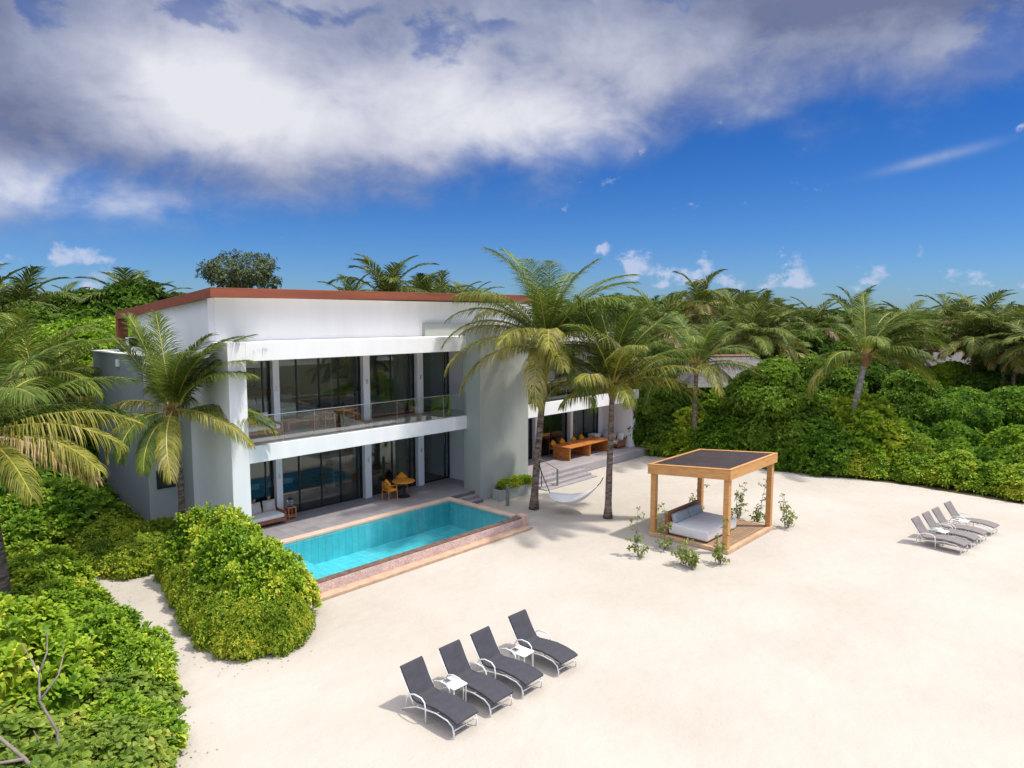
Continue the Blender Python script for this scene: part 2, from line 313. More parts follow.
def water_mat():
    m, nt, b = new_mat('pool water'); N = nt.nodes.new; L = nt.links.new
    t = N('ShaderNodeTexCoord'); n = N('ShaderNodeTexNoise'); L(t.outputs['Object'], n.inputs['Vector']); n.inputs['Scale'].default_value = 3.2; n.inputs['Detail'].default_value = 3
    bp = N('ShaderNodeBump'); bp.inputs['Strength'].default_value = .3; bp.inputs['Distance'].default_value = .05; L(n.outputs['Fac'], bp.inputs['Height'])
    f = N('ShaderNodeFresnel'); f.inputs[0].default_value = 1.33; L(bp.outputs[0], f.inputs['Normal'])
    tr = N('ShaderNodeBsdfTransparent'); tr.inputs[0].default_value = (.66, .94, .96, 1)
    g = N('ShaderNodeBsdfGlossy'); g.inputs['Roughness'].default_value = .02; L(bp.outputs[0], g.inputs['Normal'])
    mx = N('ShaderNodeMixShader'); L(f.outputs[0], mx.inputs[0]); L(tr.outputs[0], mx.inputs[1]); L(g.outputs[0], mx.inputs[2])
    L(mx.outputs[0], nt.nodes['Material Output'].inputs[0]); return m
M['water'] = water_mat()

# ------------------------------------------------------------------ mesh helpers
class MB:
    def __init__(s): s.v = []; s.f = []; s.mi = []
    def _add(s, vs, fs, mi=0):
        o = len(s.v); s.v += [tuple(v) for v in vs]; s.f += [tuple(i + o for i in f) for f in fs]; s.mi += [mi] * len(fs); return s
    def box(s, x0, x1, y0, y1, z0, z1, mi=0):
        vs = [(x0, y0, z0), (x1, y0, z0), (x1, y1, z0), (x0, y1, z0), (x0, y0, z1), (x1, y0, z1), (x1, y1, z1), (x0, y1, z1)]
        return s._add(vs, [(0, 3, 2, 1), (4, 5, 6, 7), (0, 1, 5, 4), (1, 2, 6, 5), (2, 3, 7, 6), (3, 0, 4, 7)], mi)
    def prism(s, poly, axis, a, b, mi=0):
        """poly: 2D points; axis 'x': (y,z) extruded along x from a to b; 'y': (x,z); 'z': (x,y)"""
        mk = {'x': lambda p, t: (t, p[0], p[1]), 'y': lambda p, t: (p[0], t, p[1]), 'z': lambda p, t: (p[0], p[1], t)}[axis]
        n = len(poly); vs = [mk(p, a) for p in poly] + [mk(p, b) for p in poly]
        fs = [tuple(range(n)), tuple(range(2 * n - 1, n - 1, -1))] + [(i, i + n, (i + 1) % n + n, (i + 1) % n) for i in range(n)]
        return s._add(vs, fs, mi)
    def cyl(s, c, r, z0, z1, n=20, r1=None, mi=0):
        r1 = r if r1 is None else r1
        vs = [(c[0] + r * math.cos(2 * math.pi * i / n), c[1] + r * math.sin(2 * math.pi * i / n), z0) for i in range(n)]
        vs += [(c[0] + r1 * math.cos(2 * math.pi * i / n), c[1] + r1 * math.sin(2 * math.pi * i / n), z1) for i in range(n)]
        return s._add(vs, [tuple(range(n - 1, -1, -1)), tuple(range(n, 2 * n))] + [(i, (i + 1) % n, (i + 1) % n + n, i + n) for i in range(n)], mi)
    def tube(s, pts, r, n=8, mi=0, cap=True):
        """pts: list of 3D points, r: radius or list"""
        P = [Vector(p) for p in pts]; k = len(P); rr = r if isinstance(r, (list, tuple)) else [r] * k
        ref = Vector((0, 0, 1)); vs = []; fs = []
        T0 = (P[1] - P[0]).normalized()
        if abs(T0.dot(ref)) > .9: ref = Vector((1, 0, 0))
        A = T0.cross(ref).normalized()
        for i in range(k):
            T = ((P[min(i + 1, k - 1)] - P[max(i - 1, 0)])).normalized()
            A = (A - T * A.dot(T)).normalized(); B = T.cross(A)
            for j in range(n):
                a = 2 * math.pi * j / n; vs.append(P[i] + (A * math.cos(a) + B * math.sin(a)) * rr[i])
        for i in range(k - 1):
            for j in range(n):
                fs.append((i * n + j, i * n + (j + 1) % n, (i + 1) * n + (j + 1) % n, (i + 1) * n + j))
        if cap: fs += [tuple(range(n - 1, -1, -1)), tuple(range((k - 1) * n, k * n))]
        return s._add(vs, fs, mi)
    def add_np(s, V, F, mi=0):
        o = len(s.v); s.v += V.tolist()
        for f in (F if isinstance(F, list) else [F]): s.f += (f + o).tolist(); s.mi += [mi] * len(f)
        return s
    def xf(s, mtx, start=0):
        for i in range(start, len(s.v)): s.v[i] = tuple(mtx @ Vector(s.v[i]))
        return s
    def build(s, name, m, parent=None, smooth=False, bevel=0.0, loc=None, rot=0.0, segs=2):
        me = bpy.data.meshes.new(name); me.from_pydata(s.v, [], s.f)
        for q in (m if isinstance(m, (list, tuple)) else [m]): me.materials.append(q)
        me.polygons.foreach_set('material_index', s.mi)
        if smooth: me.polygons.foreach_set('use_smooth', [True] * len(s.f))
        me.update()
        o = bpy.data.objects.new(name, me); COL.objects.link(o)
        if parent: o.parent = parent
        if loc: o.location = loc
        o.rotation_euler = (0, 0, rot)
        if bevel:
            bv = o.modifiers.new('bevel', 'BEVEL'); bv.width = bevel; bv.segments = segs; bv.limit_method = 'ANGLE'
        return o
def tag(o, label=None, cat=None, group=None, kind=None):
    if label: o['label'] = label
    if cat: o['category'] = cat
    if group: o['group'] = group
    if kind: o['kind'] = kind
    return o
def empty(name, loc, label, cat, group=None, rz=0.0):
    o = bpy.data.objects.new(name, None); COL.objects.link(o); o.location = loc; o.rotation_euler = (0, 0, rz)
    o.empty_display_size = .2
    return tag(o, label, cat, group)
KIDS = {}
def copy_tree(src, loc, rz=0.0, scale=1.0, label=None, group=None):
    c = src.copy(); COL.objects.link(c); c.location = loc; c.rotation_euler = (0, 0, rz)
    c.scale = (scale,) * 3 if not isinstance(scale, (tuple, list)) else scale
    if label: c['label'] = label
    if group: c['group'] = group
    for ch in src.children:
        d = ch.copy(); COL.objects.link(d); d.parent = c
        for g in ch.children:
            e2 = g.copy(); COL.objects.link(e2); e2.parent = d
    return c
def structure(o): o['kind'] = 'structure'; return o
def W(px, D, z=0.0):
    """a spot at depth D straight ahead of the viewpoint and at a given bearing"""
    l = (px - 512) / 682.7 * D
    return (D * hc + l * hs, D * hs - l * hc, z)

# ------------------------------------------------------------------ ground
g = MB(); S = 900
gx = (-S, 10.25, 20.2, S); gy = (-S, 18.45, 22.6, S)
g._add([(x, y, 0) for y in gy for x in gx], [(j * 4 + i, j * 4 + i + 1, j * 4 + i + 5, j * 4 + i + 4) for j in range(3) for i in range(3) if not (i == 1 and j == 1)])
structure(g.build('sand_ground', M['sand']))
# the wooded floor beyond the hedge line and behind the house
g = MB()
front = [(37.3, 23.2), (37.7, 19), (38.2, 13.4), (39.0, 8.7), (38.6, 3.6), (37.8, -1), (36.0, -8), (30, -25), (20, -60)]
poly = front + [(400, -60), (400, 400), (-200, 400), (-200, 38), (9, 38), (12, 34), (37.3, 34)]
g._add([(x, y, .004) for x, y in poly], [tuple(range(len(poly)))])
structure(g.build('forest_floor', M['litter']))
g = MB()
poly = [(-6, 6), (1.5, 9), (3.4, 10.5), (4.0, 13), (4.8, 16), (5.1, 18.5), (5.3, 21), (5.6, 25), (6.2, 27), (8.7, 28), (8.9, 33), (8.9, 37.9), (-60, 37.9), (-60, 6)]
g._add([(x, y, .004) for x, y in poly], [tuple(range(len(poly)))])
structure(g.build('planting_bed_ground', M['litter']))

# terrace, steps, deck
g = MB(); g.box(11.25, 22.9, 22.8, 25.6, .02, .45)
structure(g.build('terrace', M['tile'], bevel=.008))
g = MB()
for i in range(2): g.box(20.75, 21.93, 22.5 - .3 * i, 22.798 - .3 * i, .01, .30 - .15 * i)
structure(g.build('terrace_steps', M['tile'], bevel=.006))
g = MB(); g.box(25.5, 36.85, 22.45, 25.9, .02, .45)
structure(g.build('dining_deck', M['boards'], bevel=.006))
g = MB()
for i in range(2): g.box(25.5, 29.75 + .0 * i, 22.45 - .36 * (i + 1), 22.447 - .36 * i, .01, .30 - .15 * i)
g.box(25.5, 29.75, 21.32, 21.727, .01, .045)
structure(g.build('deck_steps', M['boards'], bevel=.006))

# ------------------------------------------------------------------ pool
pool = empty('swimming_pool', (10.1, 18.3, 0), 'rectangular raised swimming pool with pink mosaic outer wall and sandstone coping beside the terrace', 'pool')
def in_pool(mb): return mb.xf(Matrix.Translation((-10.1, -18.3, 0)))
PX0, PX1, PY0, PY1 = 10.1, 20.35, 18.3, 22.8
g = MB()
g.box(PX0 + .3, PX1 - .3, PY0 + .3, PY1 - .35, -.8, -.7)           # floor
g.box(PX0 + .3, 12.0, PY0 + .3, PY1 - .35, -.698, .15)               # shallow shelf
g.box(PX0 + .2, PX0 + .3, PY0 + .3, PY1 - .35, -1.1, .36); g.box(PX1 - .3, PX1 - .2, PY0 + .3, PY1 - .35, -1.1, .36)
g.box(PX0 + .3, PX1 - .3, PY0 + .2, PY0 + .3, -1.1, .36); g.box(PX0 + .3, PX1 - .3, PY1 - .35, PY1 - .25, -1.1, .36)
in_pool(g).build('basin', M['basin'], pool)
g = MB(); g.box(PX0, PX1, PY1 - .36, PY1 - .003, .362, .47); g.box(PX1 - .34, PX1, PY0 + .32, PY1 - .362, .362, .47); g.box(PX0, PX0 + .32, PY0 + .3, PY1 - .362, .362, .47)
in_pool(g).build('coping', M['coping'], pool, bevel=.012)
g = MB(); g.box(PX0, PX1 - .003, PY0 + .03, PY0 + .3, .362, .405)
in_pool(g).build('spill_edge', M['spill'], pool, bevel=.006)
g = MB(); g.box(PX0, PX1 - .003, PY0 + .003, PY0 + .198, .03, .36); g.box(PX0 + .001, PX0 + .198, PY0 + .2, PY1 - .26, .03, .36); g.box(PX1 - .198, PX1 - .003, PY0 + .2, PY1 - .26, .02, .36)
in_pool(g).build('mosaic_wall', M['mosaic'], pool)
g = MB(); g.box(PX0, PX1 + .1, PY0 - .42, PY0, .005, .06); g.box(PX0, PX1 + .1, PY0 - .46, PY0 - .4, .005, .10); 
in_pool(g).build('catch_channel', M['catch'], pool, bevel=.01)
g = MB(); g.box(PX1 - .06, PX1 + .22, PY0 - .08, PY0 + .29, .005, .50)
in_pool(g).build('corner_block', M['coping'], pool, bevel=.015)
g = MB(); g._add([(PX0 + .3, PY0 + .28, .39), (PX1 - .3, PY0 + .28, .39), (PX1 - .3, PY1 - .34, .39), (PX0 + .3, PY1 - .34, .39)], [(0, 1, 2, 3)])
structure(g.build('pool_water', M['water']))
# cap under the water's outer faces is hidden by coping

# ------------------------------------------------------------------ villa
villa = empty('beach_villa', (10.6, 23.3, 0), 'two storey white villa with grey blocks, glass fronts and a sloping red edged roof', 'house')
VO = Matrix.Translation((-10.6, -23.3, 0))
def vp(name, mb, m, parent=villa, bevel=.01, label=None, smooth=False):
    o = mb.xf(VO).build(name, m, parent, bevel=bevel, smooth=smooth)
    if label: o['label'] = label
    return o
XL, YF, YG = 10.6, 23.3, 25.6
# left end wall (white)
g = MB(); g.box(XL, 11.25, YF, 26.7, .0, 7.70)
vp('end_wall', g, M['white'])
g = MB(); g.box(XL, 10.9, 26.702, 27.6, .0, 7.0)
vp('end_wall', g, M['grey'], label='grey strip of side wall')
g = MB(); g.box(XL, 10.9, 26.702, 27.6, 7.002, 7.70)
vp('end_wall', g, M['white'])
g = MB(); g.box(XL + .002, 10.9, 27.602, 33.4, 0, 7.7)
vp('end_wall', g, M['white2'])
# slabs and beams
g = MB(); g.box(11.252, 21.948, YF, 27.0, 3.35, 3.97); g.box(21.95, 22.9, 23.552, 27.0, 3.35, 3.95)
vp('balcony_slab', g, M['white'])
g = MB(); g.box(11.26, 21.94, YF + .32, YG, 3.972, 4.0); g.box(21.95, 22.9, 23.56, YG, 3.972, 4.0)
vp('balcony_floor', g, M['tile'], bevel=0)
g = MB(); g.box(11.252, 21.948, YF, 27.0, 7.03, 7.70); g.box(21.95, 25.3, 23.552, 27.0, 7.03, 7.698)
vp('roof_beam', g, M['white'])
# columns
for x0, x1 in ((13.33, 13.6), (17.6, 17.95), (20.66, 21.02)):
    for z0, z1 in ((.45, 3.348), (4.0, 7.028)):
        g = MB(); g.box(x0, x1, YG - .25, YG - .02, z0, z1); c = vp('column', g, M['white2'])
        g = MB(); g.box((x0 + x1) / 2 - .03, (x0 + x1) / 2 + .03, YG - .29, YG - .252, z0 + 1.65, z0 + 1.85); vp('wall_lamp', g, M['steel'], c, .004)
# recess wall + pillar
g = MB(); g.box(22.9, 23.1, 23.52, 27.0, .0, 3.348); g.box(22.9, 23.1, 23.552, 27.0, 3.96, 7.028)
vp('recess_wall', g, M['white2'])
g = MB(); g.box(21.95, 25.3, 22.4, 23.55, 0, 8.25)
vp('pillar_block', g, M['grey'], bevel=.015)
# upper wall and grey panel on it
g = MB()
prof = [(24.75, 7.70), (24.75, 9.29), (31.8, 8.70), (31.8, 7.70)]
g.prism(prof, 'x', XL + .004, XL + .24)
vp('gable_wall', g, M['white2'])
g = MB(); g.box(XL + .242, 28.3, 24.75, 24.95, 7.702, 9.32)
vp('upper_wall', g, M['white'])
g = MB(); g.box(20.5, 25.3, 24.55, 24.748, 7.702, 8.28)
vp('grey_wall_panel', g, M['grey'])
# roof slab (falls to the back), red brown boards round its edge
def rz(y, x=10.4): return 9.63 - (y - 24.0) * (9.63 - 8.82) / 9.9 + (x - 10.4) / 24 * .16
def slab(mb, x0, x1, y0, y1, t0, t1, mi=0):
    vs = []
    for t in (t0, t1):
        for x, y in ((x0, y0), (x1, y0), (x1, y1), (x0, y1)): vs.append((x, y, rz(y, x) + t))
    mb._add(vs, [(0, 3, 2, 1), (4, 5, 6, 7), (0, 1, 5, 4), (1, 2, 6, 5), (2, 3, 7, 6), (3, 0, 4, 7)], mi)
RX1 = 28.6
g = MB(); slab(g, 10.52, RX1 - .1, 24.12, 33.8, -.22, -.03)
roof = vp('roof', g, M['rooftop'], bevel=0)
g = MB(); slab(g, 10.4, RX1, 24.0, 24.118, -.34, 0); slab(g, 10.4, 10.518, 24.12, 33.9, -.34, 0); slab(g, RX1 - .098, RX1, 24.12, 33.9, -.34, 0); slab(g, 10.52, RX1 - .1, 33.802, 33.9, -.34, 0)
vp('fascia', g, M['redwood'], roof, .01)
g = MB(); slab(g, 10.52, RX1 - .1, 24.12, 24.75, -.25, -.222)
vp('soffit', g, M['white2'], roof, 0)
g = MB(); g.box(10.4, 10.8, 33.62, 33.9, 7.17, 8.48)
vp('end_fin', g, M['redwood'])
g = MB(); g.box(11.6, 11.7, 31.8, 33.6, 7.6, 8.62); vp('slat_wall', g, M['slatwood'], bevel=0)
g = MB(); g.box(XL + .002, 13, 31.802, 33.0, 7.3, 7.72); vp('parapet', g, M['white'])
# slate block with two small windows
blk = MB(); blk.box(9.3, 10.598, 27.6, 33.5, 0, 7.12)
block = vp('side_block', blk, M['dgrey'], label='slate grey windowed block on the left end', bevel=.012)
g = MB(); g.box(9.302, 10.59, 27.584, 27.598, .0, 7.11); vp('front_facing', g, M['lgrey'], block, 0)
g = MB(); g.box(9.26, 10.59, 27.56, 33.54, 7.122, 7.17); vp('block_coping', g, M['white2'], block, .006)
for z0 in (5.72, 1.98):
    g = MB(); g.box(9.58, 10.28, 27.55, 27.582, z0, z0 + .72); w_ = vp('window_frame', g, M['blackframe'], block, .004)
    g = MB(); g.box(9.62, 9.91, 27.54, 27.549, z0 + .04, z0 + .68); g.box(9.95, 10.24, 27.54, 27.549, z0 + .04, z0 + .68); vp('pane', g, M['charcoal'], w_, 0)
g = MB(); g.box(9.2, 9.298, 30.1, 30.3, 6.62, 6.9); vp('wall_lamp', g, M['whitemetal'], block, .01)
# right wing
g = MB(); g.box(25.302, 36.098, YF, 27.0, 3.35, 4.05)
vp('balcony_slab', g, M['white'])
g = MB(); g.box(25.31, 36.8, YF + .32, 26.0, 4.052, 4.08)
vp('balcony_floor', g, M['tile'], bevel=0)
g = MB(); g.box(36.1, 36.85, YF, 27.0, 0, 4.05)
vp('end_wall', g, M['white'])
g = MB(); g.box(25.302, 34.2, YF + .1, 27.0, 7.03, 7.697)
vp('roof_beam', g, M['white'])
g = MB(); g.box(33.85, 34.2, YF + .1, 26.6, 4.08, 7.028)
vp('end_wall', g, M['white'])
g = MB(); g.box(28.1, 28.298, 24.96, 33.0, 7.702, 8.75); vp('gable_wall', g, M['white'])
g = MB(); g.box(32.45, 32.7, 25.3, 25.55, .45, 3.348); vp('column', g, M['white2'])
g = MB(); g.box(29.2, 29.5, 25.3, 25.55, .45, 3.348); vp('column', g, M['white2'])
g = MB(); g.box(35.7, 36.098, 25.55, 25.75, .45, 3.348); vp('back_wall', g, M['white2'])
# window walls: black frames, panes
def window_wall(x0, x1, divs, z0, z1, y=YG, thick=.05):
    f = MB(); t = thick
    f.box(x0, x1, y, y + .08, z0, z0 + .07); f.box(x0, x1, y, y + .08, z1 - .06, z1)
    xs = [x0] + divs + [x1]
    for i, x in enumerate(xs):
        a = max(x0, x - t / 2) if i else x0
        b_ = a + t if i < len(xs) - 1 else x1
        if i == len(xs) - 1: a = x1 - t
        f.box(a, b_, y - .005, y + .085, z0 + .071, z1 - .061)
    fr = vp('window_frame', f, M['blackframe'], bevel=0)
    for i in range(len(xs) - 1):
        p = MB(); p.box(xs[i] + t / 2 + .004, xs[i + 1] - t / 2 - .004, y + .035, y + .042, z0 + .072, z1 - .062)
        vp('pane', p, M['glass'], fr, 0)
for z0, z1 in ((.452, 3.346), (4.002, 7.026)):
    window_wall(11.26, 13.32, [13.02], z0, z1)
    window_wall(13.61, 17.59, [14.5, 15.55, 16.5, 17.35], z0, z1)
    window_wall(17.96, 20.65, [19.3, 20.35], z0, z1)
    window_wall(21.03, 22.89, [22.6], z0, z1)
window_wall(25.35, 29.19, [26.6, 27.9], .452, 3.346, 25.6)
window_wall(29.51, 32.44, [31.0], .452, 3.346, 25.6)
window_wall(32.71, 35.69, [34.2, 35.3], .452, 3.346, 25.6)
window_wall(25.35, 33.84, [27.2, 29.0, 30.8, 32.4], 4.082, 7.026, 26.1)
# rooms behind the glass
g = MB()
for z0, z1 in ((.40, 3.35), (3.98, 7.03)):
    g.box(11.25, 22.9, 31.0, 31.1, z0, z1); g.box(11.1, 11.25, 26.71, 31.0, z0, z1); g.box(22.9, 23.0, 27.01, 31.0, z0, z1); g.box(17.72, 17.82, 28.2, 31.0, z0, z1)
g.box(25.3, 36.1, 30.0, 30.1, .4, 3.35); g.box(25.3, 36.1, 29.5, 29.6, 4.0, 7.03)
vp('room_wall', g, M['inwall'], bevel=0)
g = MB(); g.box(11.25, 22.9, YG + .1, 31.0, .30, .44); g.box(11.25, 22.9, YG + .1, 31.0, 3.972, 3.995); g.box(25.3, 36.1, 25.91, 30.0, .3, .44); g.box(25.3, 36.1, 27.01, 29.5, 3.98, 4.06)
vp('room_floor', g, M['infloor'], bevel=0)
g = MB(); g.box(11.25, 22.9, 27.01, 31.0, 3.35, 3.96); g.box(11.25, 22.9, 27.01, 31.0, 7.03, 7.2); g.box(25.3, 36.1, 27.01, 30.0, 3.35, 3.96); g.box(25.3, 34.1, 27.01, 31.09, 7.03, 7.2)
g.box(10.9, 28.09, 31.1, 31.3, 0, 8.6); g.box(28.3, 34.1, 31.1, 31.3, 0, 7.2); g.box(36.1, 36.84, 27.01, 30, 0, 4.0)
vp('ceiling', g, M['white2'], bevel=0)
# curtains stand just inside the glass
for x0, x1, z0, z1 in ((19.95, 20.3, .5, 3.25), (17.0, 17.3, .5, 3.25), (20.0, 20.3, 4.05, 6.95), (21.25, 21.6, 4.05, 6.95), (28.3, 28.9, .5, 3.25)):
    g = MB(); n = 14
    pts = [(x0 + (x1 - x0) * i / n, 26.0 + .04 * (1 if i % 2 else -1)) for i in range(n + 1)]
    g.prism(pts + [(p[0], p[1] + .02) for p in reversed(pts)], 'z', z0, z1)
    o = vp('curtain', g, M['intan'], bevel=0)
# balustrade on the balcony
bal = MB(); bal.tube([(11.3, YF + .09, 5.03), (21.95, YF + .09, 5.03)], .018, 8)
rail = vp('handrail', bal, M['steel'], bevel=0)
xs = [11.3 + i * (21.9 - 11.3) / 8 for i in range(9)]
for i, x in enumerate(xs):
    g = MB(); g.box(x - .006, x + .006, YF + .082, YF + .094, 3.972, 5.01); vp('post', g, M['steel'], rail, 0)
    if i < 8:
        g = MB(); g.box(x + .03, xs[i + 1] - .03, YF + .085, YF + .093, 4.0, 4.98); vp('glass_panel', g, M['clear'], rail, 0)
g = MB(); g.tube([(25.35, YF + .09, 5.1), (36.75, YF + .09, 5.1), (36.75, 26.0, 5.1)], .018, 8); rail2 = vp('handrail', g, M['steel'], bevel=0)
xs = [25.35 + i * (36.72 - 25.35) / 8 for i in range(9)]
for i, x in enumerate(xs):
    g = MB(); g.box(x - .012, x + .012, YF + .078, YF + .10, 4.052, 5.08); vp('post', g, M['steel'], rail2, 0)
    if i < 8:
        g = MB(); g.box(x + .03, xs[i + 1] - .03, YF + .085, YF + .093, 4.08, 5.05); vp('glass_panel', g, M['clear'], rail2, 0)
# satellite bowl on the block roof
g = MB(); g.cyl((0, 0), .14, 0, .05, 16, .17); g.cyl((0, 0), .17, .052, .20, 18, .33); g.cyl((0, 0), .33, .202, .24, 18)
tag(g.build('roof_vent', M['blackmetal'], loc=(9.85, 31.2, 7.172)), 'small dark round roof vent on top of the slate block', 'vent')

# ------------------------------------------------------------------ pergola and daybed
PGX0, PGX1, PGY0, PGY1 = 22.95, 27.05, 10.65, 13.95
pg = empty('pergola', (PGX0, PGY0, 0), 'honey timber pergola with dark flat roof standing alone on the sand', 'pergola')
PO = Matrix.Translation((-PGX0, -PGY0, 0))
def pp(name, mb, m, parent=pg, bevel=.01): return mb.xf(PO).build(name, m, parent, bevel=bevel)
def ptop(y): return 3.13 - (y - PGY0) / (PGY1 - PGY0) * .28
g = MB(); g.box(PGX0 + .15, PGX1 - .12, PGY0 + .15, PGY1 - .1, .02, .14); pp('deck', g, M['deckwood'], bevel=0)
g = MB(); g.box(PGX0, PGX1, PGY0 - .02, PGY0 + .148, .01, .15); g.box(PGX0, PGX0 + .148, PGY0 + .15, PGY1, .01, .15); g.box(PGX1 - .118, PGX1, PGY0 + .15, PGY1, .01, .15); g.box(PGX0 + .15, PGX1 - .12, PGY1 - .098, PGY1, .01, .15)
pp('deck_trim', g, M['decktrim'])
for x in (PGX0 + .03, PGX1 - .24):
    for y in (PGY0 + .03, PGY1 - .24):
        g = MB(); g.box(x, x + .21, y, y + .21, .152, ptop(y) - .36); pp('post', g, M['wood'], bevel=.012)
def tilt_beam(mb, x0, x1, y0, y1, d0, d1):
    vs = []
    for dd in (d0, d1):
        for x, y in ((x0, y0), (x1, y0), (x1, y1), (x0, y1)): vs.append((x, y, ptop(y) + dd))
    mb._add(vs, [(0, 3, 2, 1), (4, 5, 6, 7), (0, 1, 5, 4), (1, 2, 6, 5), (2, 3, 7, 6), (3, 0, 4, 7)])
o_ = .06
g = MB()
tilt_beam(g, PGX0 - o_, PGX1 + o_, PGY0 - o_, PGY0 + .03, -.36, 0); tilt_beam(g, PGX0 - o_, PGX1 + o_, PGY1 - .03, PGY1 + o_, -.36, 0)
tilt_beam(g, PGX0 - o_, PGX0 + .03, PGY0 + .032, PGY1 - .032, -.36, 0); tilt_beam(g, PGX1 - .03, PGX1 + o_, PGY0 + .032, PGY1 - .032, -.36, 0)
pp('roof_frame', g, M['wood'])
g = MB()
tilt_beam(g, PGX0 - o_ - .01, PGX1 + o_ + .01, PGY0 - o_ - .01, PGY0 + .07, .002, .03); tilt_beam(g, PGX0 - o_ - .01, PGX1 + o_ + .01, PGY1 - .07, PGY1 + o_ + .01, .002, .03)
tilt_beam(g, PGX0 - o_ - .01, PGX0 + .10, PGY0 + .072, PGY1 - .072, .002, .03); tilt_beam(g, PGX1 - .10, PGX1 + o_ + .01, PGY0 + .072, PGY1 - .072, .002, .03)
pp('top_trim', g, M['wood'], bevel=.006)
g = MB(); tilt_beam(g, PGX0 + .102, PGX1 - .102, PGY0 + .072, PGY1 - .072, -.06, -.012)
n = 26
for i in range(n):
    y = PGY0 + .09 + i * (PGY1 - PGY0 - .2) / n
    tilt_beam(g, PGX0 + .11, PGX1 - .11, y, y + .085, -.0105, .012)
pp('roof_panel', g, M['darkroof'], bevel=0)
# daybed
db = empty('daybed', (23.15, 11.6, .14), 'white daybed with reddish timber headboard and blue grey bolsters under the pergola', 'daybed')
g = MB(); g.box(0, 2.55, 1.62, 1.78, 0, .86); g.build('headboard', M['headwood'], db, bevel=.012)
g = MB(); g.box(.12, 2.4, .05, 1.58, .0, .06); g.build('base', M['headwood'], db, bevel=.01)
g = MB(); g.box(.02, 2.5, -.05, 1.6, .062, .46); g.build('mattress', M['linen'], db, bevel=.07, smooth=True, segs=4)
for i in range(2):
    g = MB(); g.box(.2 + i * 1.12, 1.26 + i * 1.12, 0, .22, 0, .38)
    g.xf(Matrix.Translation((0, 1.33, .462)) @ Matrix.Rotation(-.28, 4, 'X'))
    g.build('bolster', M['bluegrey'], db, bevel=.07, smooth=True, segs=4)

# ------------------------------------------------------------------ loungers and side tables
def make_lounger(fabric, label, group):
    """feet towards -Y, head towards +Y, origin at the middle of the front feet"""
    root = empty('sun_lounger', (0, 0, 0), label, 'sun lounger', group)
    w = .33
    prof = [(-.10, .30), (.0, .34), (.25, .375), (.55, .385), (.85, .35), (1.15, .30), (1.30, .33), (1.50, .60), (1.68, .88), (1.72, .92)]
    f = MB()
    for s in (-1, 1):
        f.tube([(s * w, -.02, 0), (s * w, -.04, .12), (s * w, .0, .26), (s * w, .15, .335), (s * w, .5, .35), (s * w, .85, .30), (s * w, 1.15, .24), (s * w, 1.45, .10), (s * w, 1.62, 0)], .016, 8)
        f.tube([(s * w, 1.22, .26), (s * w, 1.45, .56), (s * w, 1.68, .85)], .014, 8)
    for y, z in ((-.03, .18), (.5, .34), (1.15, .24), (1.66, .84)): f.tube([(-w, y, z), (w, y, z)], .013, 8)
    f.build('frame', M['whitemetal'], root, smooth=True)
    for s in (-1, 1):
        a = MB(); x = s * (w + .03)
        a.tube([(x, .80, 0), (x, .80, .30), (x, .83, .46), (x, .93, .53), (x, 1.15, .53), (x, 1.32, .47), (x, 1.42, .33), (x, 1.45, .14)], .016, 8)
        a.build('armrest', M['whitemetal'], root, smooth=True)
    def cush(pr, th):
        top = [(y, z + th) for y, z in pr]; bot = [(y, z) for y, z in pr]
        return bot, top
    m = MB(); P = [(y, z + .012) for y, z in prof]
    # cushion follows the profile with its own thickness
    off = []
    for i, (y, z) in enumerate(P):
        a = P[max(i - 1, 0)]; b_ = P[min(i + 1, len(P) - 1)]
        ty, tz = b_[0] - a[0], b_[1] - a[1]; l = math.hypot(ty, tz); off.append((y - tz / l * .055, z + ty / l * .055))
    m.prism(P + off[::-1], 'x', -w + .015, w - .015)
    m.build('cushion', fabric, root, bevel=.02, segs=3)
    return root
def make_table(label):
    root = empty('side_table', (0, 0, 0), label, 'side table')
    g = MB(); g.box(-.2, .2, -.25, .25, .475, .5); g.build('tabletop', M['whitemetal'], root, bevel=.006)
    for sx in (-1, 1):
        for sy in (-1, 1):
            g = MB(); g.box(sx * .17 - .011, sx * .17 + .011, sy * .22 - .011, sy * .22 + .011, 0, .474); g.build('leg', M['whitemetal'], root)
    g = MB(); g.box(-.15, -.02, .05, .2, .501, .53); g.build('tray', M['steel'], root, bevel=.004)
    return root
near_labels = ['charcoal sun lounger nearest the camera at the left end of the near row',
               '',
               'charcoal sun lounger third from the left of the near row',
               'charcoal sun lounger at the right end of the near row beside the second white table']
near_labels[1] = 'charcoal sun lounger second from the left of the near row'
gn = 'charcoal sun loungers in the near row'
L0 = make_lounger(M['lounger'], near_labels[0], gn); L0.location = (9.17, 9.88, 0); L0.rotation_euler.z = R(1)
for (x, y, a), lb in zip(((10.23, 9.86, -1), (11.24, 9.84, 0), (12.53, 9.84, -2)), near_labels[1:]):
    copy_tree(L0, (x, y, 0), R(a), label=lb)
T0 = make_table('white side table between the first and second loungers of the near row'); T0.location = (9.73, 10.82, 0); T0.rotation_euler.z = R(-3)
copy_tree(T0, (11.83, 10.68, 0), R(4), label='white side table between the third and fourth loungers of the near row')
gf = 'taupe sun loungers in the far row by the hedge'
F0 = make_lounger(M['loungerb'], 'taupe sun lounger at the left end of the far row by the hedge', gf); F0.location = (29.0, 4.42, 0); F0.rotation_euler.z = R(-9)
for (x, y, a), lb in zip(((30.05, 4.28, -8), (31.0, 4.14, -8), (32.35, 3.98, -9)),
        ('taupe sun lounger second from the left in the far row', 'taupe sun lounger third from the left in the far row', 'taupe sun lounger at the right end of the far row closest to the hedge')):
    copy_tree(F0, (x, y, 0), R(a), label=lb)
